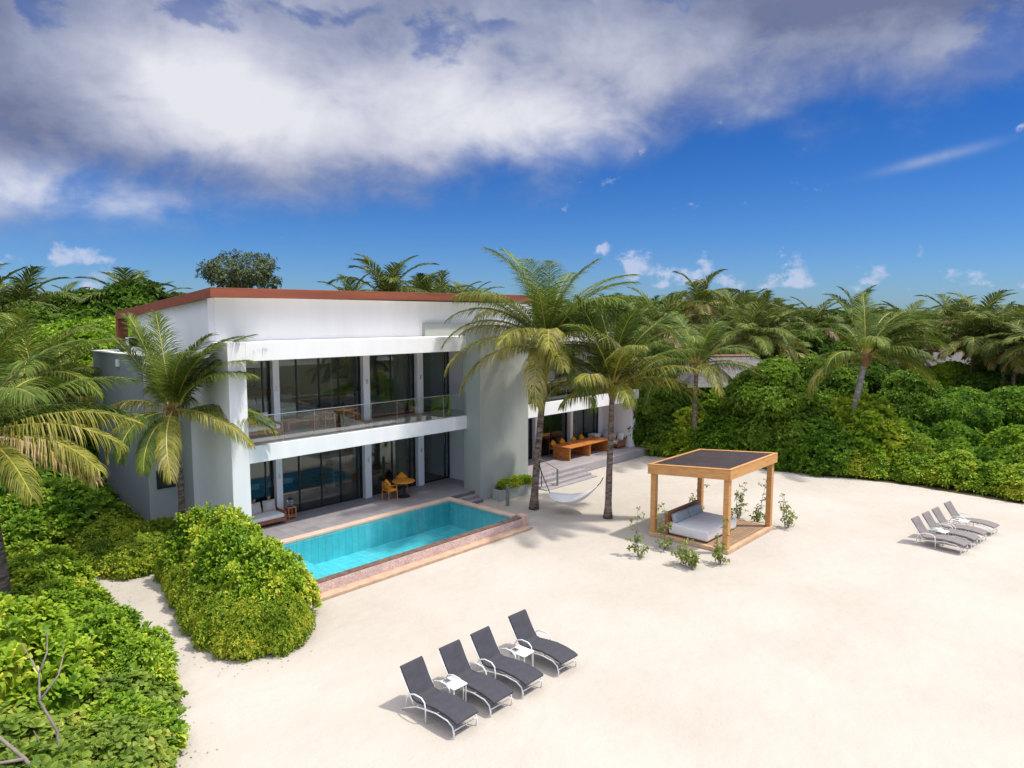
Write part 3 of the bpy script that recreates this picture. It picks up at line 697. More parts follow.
copy_tree(T0, (29.68, 5.3, 0), R(-9), label='white side table between the first and second loungers of the far row')
copy_tree(T0, (31.83, 4.98, 0), R(-9), label='white side table between the third and fourth loungers of the far row')

# ------------------------------------------------------------------ terrace furniture
def make_round_table(loc, m, label, r=.52):
    root = empty('round_table', loc, label, 'table')
    g = MB(); g.cyl((0, 0), r, .71, .75, 32); g.build('tabletop', m, root, bevel=.008)
    g = MB(); g.cyl((0, 0), .3, .0, .025, 24); g.cyl((0, 0), .035, .026, .709, 12)
    for a in range(4):
        c, s_ = math.cos(a * math.pi / 2 + .6), math.sin(a * math.pi / 2 + .6); g.tube([(c * .28, s_ * .28, .03), (c * .1, s_ * .1, .35), (c * .25, s_ * .25, .70)], .012, 6)
    g.build('pedestal', M['blackmetal'], root)
    return root
def make_chair(loc, rz_, m, label, cush=None, group=None):
    """faces +X"""
    root = empty('dining_chair', loc, label, 'chair', group, rz_)
    g = MB(); g.box(-.24, .24, -.25, .25, .41, .45); g.build('seat', m, root, bevel=.008)
    for sx in (-1, 1):
        for sy in (-1, 1):
            g = MB(); g.tube([(sx * .24, sy * .25, 0), (sx * .21, sy * .23, .66 if sx > 0 else .82)], .02, 8); g.build('leg', m, root)
    g = MB()
    pts = [(.22, -.25, .66), (-.05, -.27, .67), (-.22, -.22, .72), (-.27, 0, .74), (-.22, .22, .72), (-.05, .27, .67), (.22, .25, .66)]
    g.tube(pts, .022, 8); g.tube([(p[0], p[1], p[2] - .12) for p in pts[2:5]], .018, 8)
    for y in (-.15, -.05, .05, .15): g.tube([(-.23, y, .45), (-.255, y, .73)], .012, 6)
    g.build('backrest', m, root, smooth=True)
    if cush:
        g = MB(); g.box(-.21, .21, -.22, .22, .452, .50); g.build('cushion', cush, root, bevel=.02, segs=3)
        g = MB(); g.box(-.06, .06, -.2, .2, -.2, .2); g.xf(Matrix.Translation((-.14, 0, .72)) @ Matrix.Rotation(-.25, 4, 'Y') @ Matrix.Rotation(R(45), 4, 'X') @ Matrix.Scale(.9, 4)); g.build('pillow', cush, root, bevel=.05, segs=3)
    return root
make_round_table((18.95, 24.35, .45), M['orangetop'], 'round orange topped table on the poolside terrace')
gc = 'orange chairs at the terrace table'
make_chair((18.25, 24.45, .45), R(0), M['orangetop'], 'orange armchair with yellow cushion left of the terrace table', M['orange'], gc)
make_chair((19.35, 24.98, .45), R(-125), M['orangetop'], 'orange chair with yellow cushion behind the terrace table', M['orange'], gc)
make_round_table((16.1, 24.75, 4.0), M['teak'], 'round teak table on the upper balcony behind the glass balustrade')
make_chair((15.35, 24.75, 4.0), R(0), M['teak'], 'teak armchair left of the upper balcony table', None, 'teak chairs on the upper balcony')
make_chair((16.75, 25.15, 4.0), R(-145), M['teak'], 'teak armchair right of the upper balcony table', None, 'teak chairs on the upper balcony')
b = empty('wooden_bench', (14.3, 25.1, 4.0), 'low dark wooden bench on the upper balcony left of the teak table', 'bench')
g = MB(); g.box(-.7, .7, -.22, .22, .38, .44); g.build('seat', M['teak'], b, bevel=.01)
for x in (-.6, .6):
    g = MB(); g.box(x - .05, x + .05, -.2, .2, 0, .378); g.build('leg', M['headwood'], b)
def pillow(parent, name, m, loc, w, h, t, rx=0, rz_=0):
    g = MB(); n = 8; vs = []; fs = []
    for sgn in (-1, 1):
        for i in range(n + 1):
            for j in range(n + 1):
                u, v = i / n * 2 - 1, j / n * 2 - 1; th = ((1 - u ** 4) * (1 - v ** 4)) ** .5 * t
                k = 1 - .06 * (1 - abs(u * v))
                vs.append((u * w / 2 * k, sgn * th / 2, v * h / 2 * k + h / 2))
    m1 = (n + 1) ** 2
    for i in range(n):
        for j in range(n):
            a = i * (n + 1) + j; fs.append((a, a + n + 1, a + n + 2, a + 1)); fs.append((m1 + a, m1 + a + 1, m1 + a + n + 2, m1 + a + n + 1))
    g._add(vs, fs); g.xf(Matrix.Translation(loc) @ Matrix.Rotation(rz_, 4, 'Z') @ Matrix.Rotation(rx, 4, 'X'))
    return g.build(name, m, parent, smooth=True)
# sofas
def make_sofa(loc, rz_, w, label, wood, fab, pil, nback=2):
    root = empty('outdoor_sofa', loc, label, 'sofa', None, rz_)
    g = MB(); g.box(-w / 2, w / 2, -.42, .42, .12, .26)
    for x in (-w / 2 + .06, w / 2 - .06):
        for y in (-.36, .36): g.box(x - .04, x + .04, y - .04, y + .04, 0, .119)
    g.box(-w / 2, w / 2, .36, .42, .262, .62); g.box(-w / 2, -w / 2 + .06, -.42, .358, .262, .5); g.box(w / 2 - .06, w / 2, -.42, .358, .262, .5)
    g.build('frame', wood, root, bevel=.008)
    g = MB(); g.box(-w / 2 + .07, w / 2 - .07, -.42, .35, .262, .42); g.build('seat_cushion', fab, root, bevel=.05, segs=3)
    for i, mm in enumerate(pil):
        x = -w / 2 + .07 + (w - .14) * (i + .5) / len(pil)
        pillow(root, 'pillow', mm, (x, .24 - .05 * (i % 2), .42), min(.52, (w - .14) / len(pil) * 1.15), .46, .16, -.25, .12 * (1 if i % 2 else -1))
    return root
make_sofa((12.35, 25.0, .45), 0, 1.9, 'beige cushioned sofa at the left end of the poolside terrace', M['headwood'], M['linen'], [M['cushion'], M['cushion'], M['cushion']])
make_sofa((35.5, 24.5, .45), R(-90), 1.8, 'timber sofa with pale patterned pillows at the right end of the dining deck', M['headwood'], M['cushion'], [M['linen'], M['darkpat'], M['linen']])
make_sofa((12.4, 25.0, 4.0), 0, 1.7, 'pale cushioned sofa at the left end of the upper balcony', M['teak'], M['linen'], [M['cushion'], M['linen']])
s_ = make_sofa((31.6, 25.2, 4.08), 0, 1.9, 'brown daybed sofa on the wing balcony behind the palm crowns', M['teak'], M['cushion'], [M['cushion'], M['cushion']])
st = empty('lantern_stand', (13.72, 25.05, .45), 'small timber stand holding a glass lantern beside the terrace sofa', 'stand')
g = MB()
for x in (-.16, .16):
    for y in (-.16, .16): g.box(x - .02, x + .02, y - .02, y + .02, 0, .46)
g.box(-.18, .18, -.18, .18, .1, .13); g.box(-.18, .18, -.18, .18, .46, .5); g.build('stand_frame', M['orangewood'], st, bevel=.005)
ln = empty('lantern', (13.72, 25.05, .952), 'glass lantern standing on the timber stand by the terrace sofa', 'lantern')
g = MB(); g.cyl((0, 0), .13, 0, .03, 16); g.cyl((0, 0), .10, .28, .32, 16, .13); g.tube([(-.1, 0, .32), (0, 0, .46), (.1, 0, .32)], .008, 6); g.build('lantern_cage', M['blackmetal'], ln)
g = MB(); g.cyl((0, 0), .11, .031, .279, 16); g.build('glass', M['clear'], ln)
# dining table on the deck
dt = empty('dining_table', (30.2, 23.55, .45), 'long varnished orange timber table with slab legs on the dining deck', 'dining table')
g = MB(); g.box(-.06, 4.05, 0, 1.3, .70, .76); g.build('tabletop', M['orangewood'], dt, bevel=.01)
for x in (0.0, 1.9, 3.8):
    g = MB(); g.box(x, x + .08, .04, 1.26, 0, .698); g.build('leg', M['orangewood'], dt, bevel=.008)
for i, x in enumerate((30.75, 31.6, 32.7, 33.5)):
    make_chair((x, 25.12, .45), R(-90), M['teak'], ['teak chair with orange pillow at the left end behind the long table', 'teak chair with orange pillow second from left behind the long table', 'teak chair with orange pillow third from left behind the long table', 'teak chair with orange pillow at the right end behind the long table'][i], M['orange'], 'chairs behind the long dining table')
# cabinet with planter bowl by the deck's end
g = MB(); g.box(-.3, .3, -.25, .25, 0, .75); g.box(-.34, .34, -.29, .29, .752, .80)
tag(g.build('side_cabinet', M['white2'], loc=(34.75, 25.2, .45), bevel=.01), 'pale cabinet against the wall right of the long table', 'cabinet')
# indoor things seen through the glass
bd = empty('double_bed', (15.2, 28.6, 4.0), 'double bed with pale blue cover seen through the upper glass wall', 'bed')
g = MB(); g.box(-1.4, 1.4, -1.1, 1.0, .1, .35); g.build('base', M['charcoal'], bd, bevel=.02)
g = MB(); g.box(-1.36, 1.36, -1.08, .95, .352, .62); g.build('cover', M['bedblue'], bd, bevel=.06, segs=3)
g = MB(); g.box(-1.5, 1.5, 1.0, 1.12, 0, 1.3); g.build('headboard', M['teak'], bd, bevel=.02)
for x in (-.9, -.3, .3, .9): pillow(bd, 'pillow', M['linen'], (x, .75, .62), .58, .42, .16, -.3)
bd2 = copy_tree(bd, (20.4, 28.9, 4.0), 0, .8, label='second bed in the right upper room behind the glass')
sf = make_sofa((14.6, 28.6, .44), R(180), 2.6, 'indoor sofa with pale blue seat seen through the lower glass wall', M['charcoal'], M['bedblue'], [M['linen'], M['bedblue'], M['linen']])
lamp = empty('pendant_lamp', (17.3, 27.2, 2.15), 'round white pendant lamp hanging in the lower room', 'lamp')
g = MB(); n = 16
vs = []; 
for i in range(9):
    a = math.pi * i / 8; vs.append((.38 * math.sin(a), .28 * math.cos(a) + .28))
for i in range(8):
    r0, z0_ = vs[i]; r1, z1_ = vs[i + 1]; g.cyl((0, 0), max(r1, .01), z1_, z0_, 20, max(r0, .01))
g.build('shade', M['linen'], lamp, smooth=True)
g = MB(); g.tube([(0, 0, .56), (0, 0, 1.2)], .008, 6); g.build('cord', M['blackmetal'], lamp)
it = make_round_table((17.0, 28.0, .44), M['teak'], 'round indoor dining table below the pendant lamp')
g = MB(); g.box(-.7, .7, -.25, .25, .08, .85)
for x in (-.6, .6): g.box(x - .04, x + .04, -.2, .2, 0, .079)
for x in (-.35, .35): g.box(x - .33, x + .33, -.262, -.252, .12, .81)
tag(g.build('sideboard', M['teak'], loc=(21.9, 27.2, .44), bevel=.008), 'wooden sideboard behind the rightmost glass of the lower floor', 'sideboard')
for k, (x, z, w_, h_) in enumerate(((14.6, 5.3, 1.5, .9), (20.0, 5.4, 1.0, 1.2), (19.6, 1.7, 1.3, .8))):
    pc = empty('wall_picture', (x, 30.97, z), ['wide framed picture over the bed in the upper room', 'tall framed picture in the right upper room', 'framed picture in the lower right room'][k], 'picture')
    g = MB(); g.box(-w_ / 2, w_ / 2, -.03, 0, 0, h_); g.build('frame', M['blackframe'], pc)
    g = MB(); g.box(-w_ / 2 + .06, w_ / 2 - .06, -.038, -.031, .06, h_ - .06); g.build('canvas', M['darkpat'], pc)

# planter, shower post, step rail
pl = empty('planter_box', (23.75, 21.95, 0), 'grey planter box with leafy green plants against the grey pillar', 'planter')
g = MB(); g.box(-1.2, 1.25, -.28, .28, 0, .5); g.build('box', M['grey'], pl, bevel=.01)
g = MB(); g.box(-1.12, 1.17, -.22, .22, .501, .53); g.build('soil', M['soil'], pl)
g = MB(); g.box(-.06, .06, -.06, .06, 0, .95); g.box(-.07, .07, -.07, .07, .951, .98)
tag(g.build('shower_post', M['greypost'], loc=(22.25, 20.95, 0), bevel=.008), 'short grey green post in the sand in front of the planter', 'post')
rp = empty('step_rail', (26.6, 21.55, 0), 'short dark handrail post beside the deck steps', 'rail')
g = MB(); g.box(-.04, .04, -.04, .04, 0, .9); g.build('post', M['greypost'], rp, bevel=.005)
g = MB(); g.tube([(0, 0, .88), (0, 1.3, 1.3)], .02, 8); g.build('handrail', M['greypost'], rp)

# hammock
hk = empty('hammock', (23.1, 18.1, 0), 'white fabric hammock slung between two coconut palms', 'hammock')
A = Vector((22.78, 19.55, 2.1)); B = Vector((23.72, 16.7, 1.75))
g = MB(); n = 18; m_ = 8; vs = []; fs = []
A2 = Vector((22.92, 19.0, .82)); B2 = Vector((23.64, 16.95, 1.35)); mid = (A2 + B2) / 2; axis = (B2 - A2).normalized(); side = axis.cross(Vector((0, 0, 1))).normalized()
for i in range(n + 1):
    t = i / n; c = A2.lerp(B2, t) + Vector((0, 0, -.62 * (1 - (2 * t - 1) ** 2))); wd = .14 + .66 * math.sin(math.pi * t) ** .6
    for j in range(m_ + 1):
        q = j / m_ * 2 - 1
        vs.append(c + side * q * wd + Vector((0, 0, .28 * q * q * math.sin(math.pi * t))))
for i in range(n):
    for j in range(m_):
        a = i * (m_ + 1) + j; fs.append((a, a + 1, a + m_ + 2, a + m_ + 1))
g._add(vs, fs); g.xf(Matrix.Translation((-23.1, -18.1, 0)))
o = g.build('cloth', M['white'], hk, smooth=True); sm = o.modifiers.new('thick', 'SOLIDIFY'); sm.thickness = .012
for P_, Q_ in ((A, A2), (B, B2)):
    g = MB(); g.tube([P_, P_.lerp(Q_, .5) + Vector((0, 0, -.06)), Q_], .02, 6); g.xf(Matrix.Translation((-23.1, -18.1, 0))); g.build('rope', M['blackmetal'], hk)
g = MB(); g.tube([A + Vector((.05, .0, 0)), A + Vector((.15, -.05, -.5)), A + Vector((.14, -.06, -1.1))], .02, 6); g.xf(Matrix.Translation((-23.1, -18.1, 0))); g.build('rope', M['blackmetal'], hk)

# ------------------------------------------------------------------ vegetation builders
def nrm(a): return a / np.maximum(np.linalg.norm(a, axis=-1, keepdims=True), 1e-9)
def rosettes(P, Nn, rng, n=8, L=.16, w=.35, beta=(15, 75), droop=.15, fine=False):
    """whorls of leaves at points P with outward normals Nn; one quad per leaf"""
    K = len(P); P = np.repeat(P, n, 0); Nn = np.repeat(nrm(Nn), n, 0)
    ref = np.where(np.abs(Nn[:, 2:3]) > .9, [[1., 0, 0]], [[0., 0, 1.]]); A = nrm(np.cross(Nn, ref)); B = np.cross(Nn, A)
    ph = np.tile(np.arange(n) * 2.399, K) + np.repeat(rng.uniform(0, 6.28, K), n) + rng.uniform(-.3, .3, K * n)
    be = np.radians(rng.uniform(beta[0], beta[1], K * n))[:, None]
    rad = A * np.cos(ph)[:, None] + B * np.sin(ph)[:, None]
    d = rad * np.cos(be) + Nn * np.sin(be)
    s_ = nrm(np.cross(d, Nn)); s_[np.isnan(s_)] = 0
    Lr = (L * rng.uniform(.65, 1.2, K * n))[:, None]
    up = nrm(np.cross(s_, d))
    if fine:
        c0 = P; hw = s_ * Lr * w * .5
        m1 = P + d * Lr * .42; m2 = P + d * Lr * .78 + up * Lr * .03; tp = P + d * Lr + np.array([0, 0, -1.]) * Lr * droop
        V_ = np.stack([c0, m1 + hw * .62 + up * Lr * .05, m1 - hw * .62 + up * Lr * .05, m2 + hw, m2 - hw, tp + hw * .35, tp - hw * .35], 1).reshape(-1, 3)
        b_ = (np.arange(len(P)) * 7)[:, None]
        return V_, [b_ + np.array([[0, 2, 1]]), b_ + np.array([[1, 2, 4, 3]]), b_ + np.array([[3, 4, 6, 5]])]
    v0 = P; v1 = P + d * Lr * .62 + s_ * Lr * w * .5 + up * Lr * .06; v3 = P + d * Lr * .62 - s_ * Lr * w * .5 + up * Lr * .06
    v2 = P + d * Lr + np.array([0, 0, -1.]) * Lr * droop
    V_ = np.stack([v0, v1, v2, v3], 1).reshape(-1, 3); F = np.arange(len(V_)).reshape(-1, 4)
    return V_, F
def lobe_points(lobes, n, rng, zmin=.05, shell=(.88, 1.04)):
    """random points on the outside of a union of ellipsoid lobes (cx,cy,cz,rx,ry,rz)"""
    Lb = np.array(lobes); area = Lb[:, 3] * Lb[:, 4] + Lb[:, 3] * Lb[:, 5] + Lb[:, 4] * Lb[:, 5]; pr = area / area.sum()
    k = rng.choice(len(Lb), int(n), p=pr); d = nrm(rng.normal(size=(int(n), 3))); r = rng.uniform(shell[0], shell[1], (int(n), 1))
    P = Lb[k, :3] + d * Lb[k, 3:] * r; Nn = nrm(d / Lb[k, 3:])
    keep = P[:, 2] > zmin
    for i, l in enumerate(Lb):
        q = (((P - l[:3]) / l[3:]) ** 2).sum(1); keep &= ~((q < .68) & (k != i))
    return P[keep], Nn[keep]
def core(mb, lobes, s=.78, mi=0):
    for l in lobes:
        bm = bmesh.new(); bmesh.ops.create_icosphere(bm, subdivisions=2, radius=1)
        V_ = np.array([v.co[:] for v in bm.verts]); F = [[v.index for v in f.verts] for f in bm.faces]; bm.free()
        V_ = V_ * (1 + .10 * np.sin(V_ * 9 + l[0] * 7).sum(1, keepdims=True) / 3) * np.array(l[3:]) * s + np.array(l[:3])
        V_[:, 2] = np.maximum(V_[:, 2], .03)
        mb._add([tuple(v) for v in V_], [tuple(f) for f in F], mi)
def rand_lobes(rng, n, rx, ry, rz_, lr, base=.0):
    L_ = []
    for i in range(n):
        a = i * 2.399 + rng.uniform(-.3, .3); q = math.sqrt((i + .3) / n)
        r = lr * rng.uniform(.75, 1.25); hz = rz_ * (1 - .45 * q * q) * rng.uniform(.85, 1.1)
        L_.append((rx * q * .75 * math.cos(a), ry * q * .75 * math.sin(a), max(hz - r, base + r * .35), r, r, r * rng.uniform(.8, 1.05)))
    for i in range(max(3, n // 2)):     # skirt down to the ground
        a = i * 6.28 / max(3, n // 2) + rng.uniform(-.3, .3); r = lr * rng.uniform(.8, 1.15)
        if base < .3: L_.append((rx * .72 * math.cos(a), ry * .72 * math.sin(a), r * .55, r, r, r * .95))
    return L_
def make_shrub(seed, rx, ry, h, leafm, dens, L, w, label='', cat='shrub', name='leafy_shrub', n=7, lobes=9, lr=.6, beta=(15, 75), stems=True, fine=False, upb=.55):
    rng = np.random.default_rng(seed)
    root = empty(name, (0, 0, -50), label or 'green leafy shrub', cat)
    lb = rand_lobes(rng, lobes, rx, ry, h, lr)
    area = sum(4 * math.pi * l[3] ** 2 for l in lb)
    g = MB(); core(g, lb, .72)
    for sh, dn, b_ in (((.74, .92), .9, beta), ((.93, 1.06), 1.0, beta), ((1.05, 1.2), .12, (30, 80))):
        P, Nn = lobe_points(lb, area * dens * dn, rng, .06, sh); Nn = nrm(Nn + np.array([0, 0, upb]) + rng.normal(size=Nn.shape) * .25)
        V_, F = rosettes(P, Nn, rng, n, L, w, b_, fine=fine); g.add_np(V_, F)
    g.build('foliage', leafm, root)
    if stems:
        g = MB()
        for i in range(5):
            a = i * 1.26 + seed; g.tube([(0.1 * math.cos(a), .1 * math.sin(a), 0), (rx * .3 * math.cos(a), ry * .3 * math.sin(a), h * .4), (rx * .5 * math.cos(a), ry * .5 * math.sin(a), h * .7)], [.04, .03, .015], 6)
        g.build('stems', M['bark'], root)
    return root
def make_tree(seed, h, crown_r, crown_h, leafm, dens, L, w, name='broadleaf_tree', n=6, lobes=13, trunk_h=None, air=False, label='tree'):
    rng = np.random.default_rng(seed)
    root = empty(name, (0, 0, -50), label, 'tree')
    th = trunk_h if trunk_h is not None else h - crown_h
    lb = []
    for i in range(lobes):
        a = i * 2.399; q = math.sqrt((i + .5) / lobes); zz = th + crown_h * (rng.uniform(.25, .95) * (1 - .5 * q))
        r = crown_r * rng.uniform(.28, .46)
        lb.append((crown_r * .72 * q * math.cos(a), crown_r * .72 * q * math.sin(a), max(min(zz + crown_h * .15, h - r * .7), r * .5), r, r, r * rng.uniform(.6, .85)))
    if trunk_h is not None and trunk_h < 1:
        for i in range(7):
            a = i * .9; r = crown_r * rng.uniform(.3, .42); lb.append((crown_r * .7 * math.cos(a), crown_r * .7 * math.sin(a), r * .7 + rng.uniform(0, h * .3), r, r, r))
    area = sum(4 * math.pi * l[3] * l[5] for l in lb)
    g = MB()
    if not air: core(g, lb, .78)
    for sh, dn in (((.75, .92), .5), ((.92, 1.08), 1.0), ((1.06, 1.28), .14)):
        P, Nn = lobe_points(lb, area * dens * dn, rng, .1, sh if not air else (.3, 1.15)); Nn = nrm(Nn + np.array([0, 0, .5]) + rng.normal(size=Nn.shape) * .35)
        V_, F = rosettes(P, Nn, rng, n, L, w, (-10, 70), .25); g.add_np(V_, F)
    g.build('crown', leafm, root)
    g = MB(); tr = h * .022 + .03
    g.tube([(0, 0, 0), (.1, .05, th * .5), (.05, .1, th + crown_h * .3)], [tr * 1.3, tr, tr * .7], 8)
    for l in lb[:8]: g.tube([(.05, .05, th * .7), (l[0] * .5, l[1] * .5, (th + l[2]) / 2), (l[0], l[1], l[2])], [tr * .6, tr * .4, tr * .15], 6)
    g.build('trunk', M['bark'], root)
    return root

def frond_np(rng, L, el0, droop, nl, ll, width=.045, gdrop=.35, wind=None, curl=0.0, segs=3, vshape=.15):
    """one frond pointing along +X from the origin. returns leaflet V,F and rachis points/radii"""
    K = 16; t = np.linspace(0, 1, K); P = [np.zeros(3)]; T = []; az = 0.0
    w = np.zeros(3) if wind is None else np.array(wind)
    for i in range(K):
        el = el0 - droop * t[i] ** 1.25; az = curl * t[i]
        d = np.array([math.cos(el) * math.cos(az), math.cos(el) * math.sin(az), math.sin(el)]) + w * t[i] ** 1.2
        d /= np.linalg.norm(d); T.append(d)
        if i < K - 1: P.append(P[-1] + d * L / (K - 1))
    P = np.array(P); T = np.array(T)
    tl = np.repeat(np.linspace(.13, .995, nl), 2) + rng.uniform(-.004, .004, nl * 2); tl = np.clip(tl, 0, 1)
    sd_ = np.tile([1., -1.], nl)
    idx = tl * (K - 1); i0 = np.minimum(idx.astype(int), K - 2); f = (idx - i0)[:, None]
    B0 = P[i0] * (1 - f) + P[i0 + 1] * f; TT = nrm(T[i0] * (1 - f) + T[i0 + 1] * f)
    S0 = np.cross(TT, [[0, 0, 1.]]); bad = np.linalg.norm(S0, axis=1) < .25; S0[bad] = S0[bad] * .3 + np.array([0, -1., 0]); S0 = nrm(S0); N0 = np.cross(S0, TT)
    phi = np.radians(68 - 42 * tl + rng.uniform(-7, 7, len(tl)))[:, None]
    d = TT * np.cos(phi) + S0 * sd_[:, None] * np.sin(phi) + N0 * vshape
    prof = (.45 + .75 * np.sin(np.pi * np.clip(tl * .92 + .06, 0, 1)) ** .8) * np.where(tl > .9, 1 - (tl - .9) * 4, 1)
    ln = (ll * prof * rng.uniform(.82, 1.1, len(tl)))[:, None]
    d = nrm(d); pts = [B0]; dirs = [d]
    for k in range(segs):
        pts.append(pts[-1] + d * ln / segs); d = nrm(d + np.array([[0, 0, -1.]]) * gdrop * 1.35 * rng.uniform(.6, 1.4, (len(tl), 1)) + w * .25); dirs.append(d)
    wv = nrm(TT - dirs[0] * (TT * dirs[0]).sum(1, keepdims=True)); wv = nrm(wv + rng.normal(size=wv.shape) * .25)
    wid = [width * .55, width, width * .75, 0.0] if segs == 3 else [width * .7, width, 0.0]
    rows = []
    for k in range(segs): rows += [pts[k] + wv * wid[k] / 2, pts[k] - wv * wid[k] / 2]
    rows.append(pts[segs])
    V_ = np.stack(rows, 1); m_ = V_.shape[1]; V_ = V_.reshape(-1, 3); n_ = len(tl); base = (np.arange(n_) * m_)[:, None]
    Q = []
    for k in range(segs - 1): Q.append(base + np.array([[2 * k, 2 * k + 1, 2 * k + 3, 2 * k + 2]]))
    Q = np.concatenate(Q); Tr = base + np.array([[2 * segs - 2, 2 * segs - 1, 2 * segs]])
    return V_, Q, Tr, P
def rot_np(V_, az):
    c, s__ = math.cos(az), math.sin(az); return V_ @ np.array([[c, s__, 0], [-s__, c, 0], [0, 0, 1.]])
CR0 = HEAD - math.pi / 2          # world azimuth of "to the right of the view"
def make_palm(name, base, hub, fronds, seed, label, cat='palm tree', group=None, trunk_r=.14, trunk_m='ptrunk', ll=.62, nl=44, segs=3, width=.042, wind=(0, 0), sway=.25, mats=('frond', 'frond_y', 'frond_o'), fibre=True, frond_scale=1.0):
    """fronds: (azimuth deg, 0 = towards view right, ccw), start elevation deg, droop deg, length, tone)"""
    rng = np.random.default_rng(seed); random.seed(seed)
    root = empty(name, base, label, cat, group)
    H = Vector(hub) - Vector(base)
    g = MB(); pts = []; rr = []
    nseg = 14
    for i in range(nseg + 1):
        t = i / nseg; p = Vector((H.x * t ** 1.3, H.y * t ** 1.3, H.z * t)) + Vector((math.sin(t * 3.1) * sway * .4, math.sin(t * 3.1) * sway * .25, 0))
        pts.append(p); rr.append(trunk_r * (1.45 if i == 0 else 1.12 if i == 1 else 1.0 - .28 * t) * (1 + .03 * math.sin(i * 5)))
    g.tube(pts, rr, 12); g.build('trunk', M[trunk_m], root, smooth=True)
    top = pts[-1]
    g = MB(); wd = np.array([math.cos(CR0) * wind[0] - math.sin(CR0) * 0, math.sin(CR0) * wind[0], wind[1]])
    for (a, e0, dr, L, tone) in fronds:
        azw = CR0 + R(a); wl = rot_np(wd[None], -azw)[0]
        mi = {'g': 0, 'y': 1, 'o': 2}[tone]
        L_ = L * frond_scale
        V_, Q, Tr, P = frond_np(rng, L_, R(e0), R(dr), nl, ll * (L_ / 4.2) ** .5, width, .75 if e0 < 38 else .45 if e0 < 60 else .26, wl, rng.uniform(-.25, .25), segs)
        off = np.array([top.x, top.y, top.z]) + rot_np(np.array([[.06, 0, rng.uniform(-.15, .2)]]), azw)[0]
        o0 = len(g.v); g.v += (rot_np(V_, azw) + off).tolist(); g.f += (Q + o0).tolist() + (Tr + o0).tolist(); g.mi += [mi] * (len(Q) + len(Tr))
        Pr = rot_np(P, azw) + off; g.tube([tuple(p) for p in Pr], [.034 * (1 - .85 * i / 15) + .004 for i in range(16)], 5, mi=3, cap=False)
    g.build('crown', [M[mats[0]], M[mats[1]], M[mats[2]], M['rachis']], root)
    if fibre:
        g = MB(); g.tube([top + Vector((0, 0, -.45)), top + Vector((0, 0, -.1)), top + Vector((0, 0, .25)), top + Vector((0, 0, .6))], [trunk_r * .8, trunk_r * 1.35, trunk_r * 1.1, trunk_r * .3], 10)
        for i in range(8):
            a = i * .8 + seed; d_ = Vector((math.cos(a), math.sin(a), 0)); g.tube([top + d_ * trunk_r * .6 + Vector((0, 0, .1)), top + d_ * trunk_r * 2.0 + Vector((0, 0, .25)), top + d_ * trunk_r * 2.9 + Vector((0, 0, .1 - .3 * (i % 3)))], [.05, .035, .008], 5)
        g.build('leaf_base', M['fibre'], root)
    return root
def auto_fronds(n, seed, L=4.2, tones='ggggy', upper=80, lower=-25, droop=(45, 85)):
    rnd = random.Random(seed); out = []
    for i in range(n):
        age = i / (n - 1); a = i * 137.5 + rnd.uniform(-14, 14)
        out.append((a, upper + (lower - upper) * age ** 1.1 + rnd.uniform(-7, 7), droop[0] + (droop[1] - droop[0]) * (1 - abs(age - .5)) + rnd.uniform(-10, 10), L * (.72 + .35 * math.sin(math.pi * min(1, age * .8 + .2))) * rnd.uniform(.9, 1.08), tones[min(len(tones) - 1, int(age * len(tones)))]))
    return out

# ------------------------------------------------------------------ hero palms
f1 = auto_fronds(25, 3, 4.8, 'ggggyyy', 86, 5, (42, 72)) + [(176, 38, 92, 5.2, 'y'), (186, 22, 80, 5.0, 'y'), (172, 50, 85, 5.0, 'g'), (197, 8, 75, 4.6, 'y'), (-5, 55, 75, 5.0, 'g'), (10, 40, 85, 4.8, 'g'), (168, 55, 75, 4.8, 'g'), (-12, 10, 80, 4.4, 'y'), (250, -5, 70, 4.2, 'y'), (300, -10, 60, 4.2, 'g'), (20, 62, 70, 4.6, 'g')]
make_palm('coconut_palm', (22.67, 19.72, 0), (22.95, 19.2, 7.35), f1, 11, 'tall coconut palm before the grey pillar, holding the left end of the hammock', ll=.98, nl=96, width=.034, wind=(.16, 0), trunk_r=.17)
f2 = auto_fronds(26, 5, 4.2, 'ggggyyy', 88, 8, (36, 66)) + [(2, 18, 80, 4.2, 'g'), (-8, 30, 95, 4.0, 'y'), (178, 20, 90, 3.4, 'y'), (80, 80, 30, 4.4, 'g'), (200, 78, 35, 4.3, 'g')]
make_palm('coconut_palm', (23.79, 16.48, 0), (23.8, 16.35, 5.6), f2, 23, 'coconut palm before the dining deck, holding the right end of the hammock', ll=.88, nl=92, width=.034, wind=(.12, 0), trunk_r=.15, trunk_m='ptrunk')
f3 = [(10, 62, 62, 3.9, 'g'), (20, 70, 55, 4.0, 'g'), (0, 68, 78, 3.8, 'g'), (35, 60, 70, 3.8, 'g'), (-10, 58, 85, 3.6, 'g'), (5, 78, 70, 3.9, 'g'), (-25, 74, 60, 3.7, 'g'), (60, 75, 60, 3.4, 'g'), (165, 70, 28, 3.7, 'g'), (150, 80, 25, 3.5, 'g'), (176, 62, 30, 3.5, 'g'), (185, 75, 25, 3.3, 'g'), (330, 82, 50, 3.6, 'g'), (300, 70, 60, 3.2, 'g'),
      (2, 12, 62, 3.7, 'y'), (-14, 0, 55, 3.4, 'y'), (12, 20, 70, 3.6, 'g'), (195, 32, 110, 3.2, 'y'), (212, 12, 105, 2.9, 'y'), (282, -22, 58, 3.0, 'y'), (262, -15, 60, 2.7, 'g'), (240, 5, 85, 2.8, 'g'), (100, 20, 90, 3.0, 'g'), (130, 40, 80, 3, 'g')]
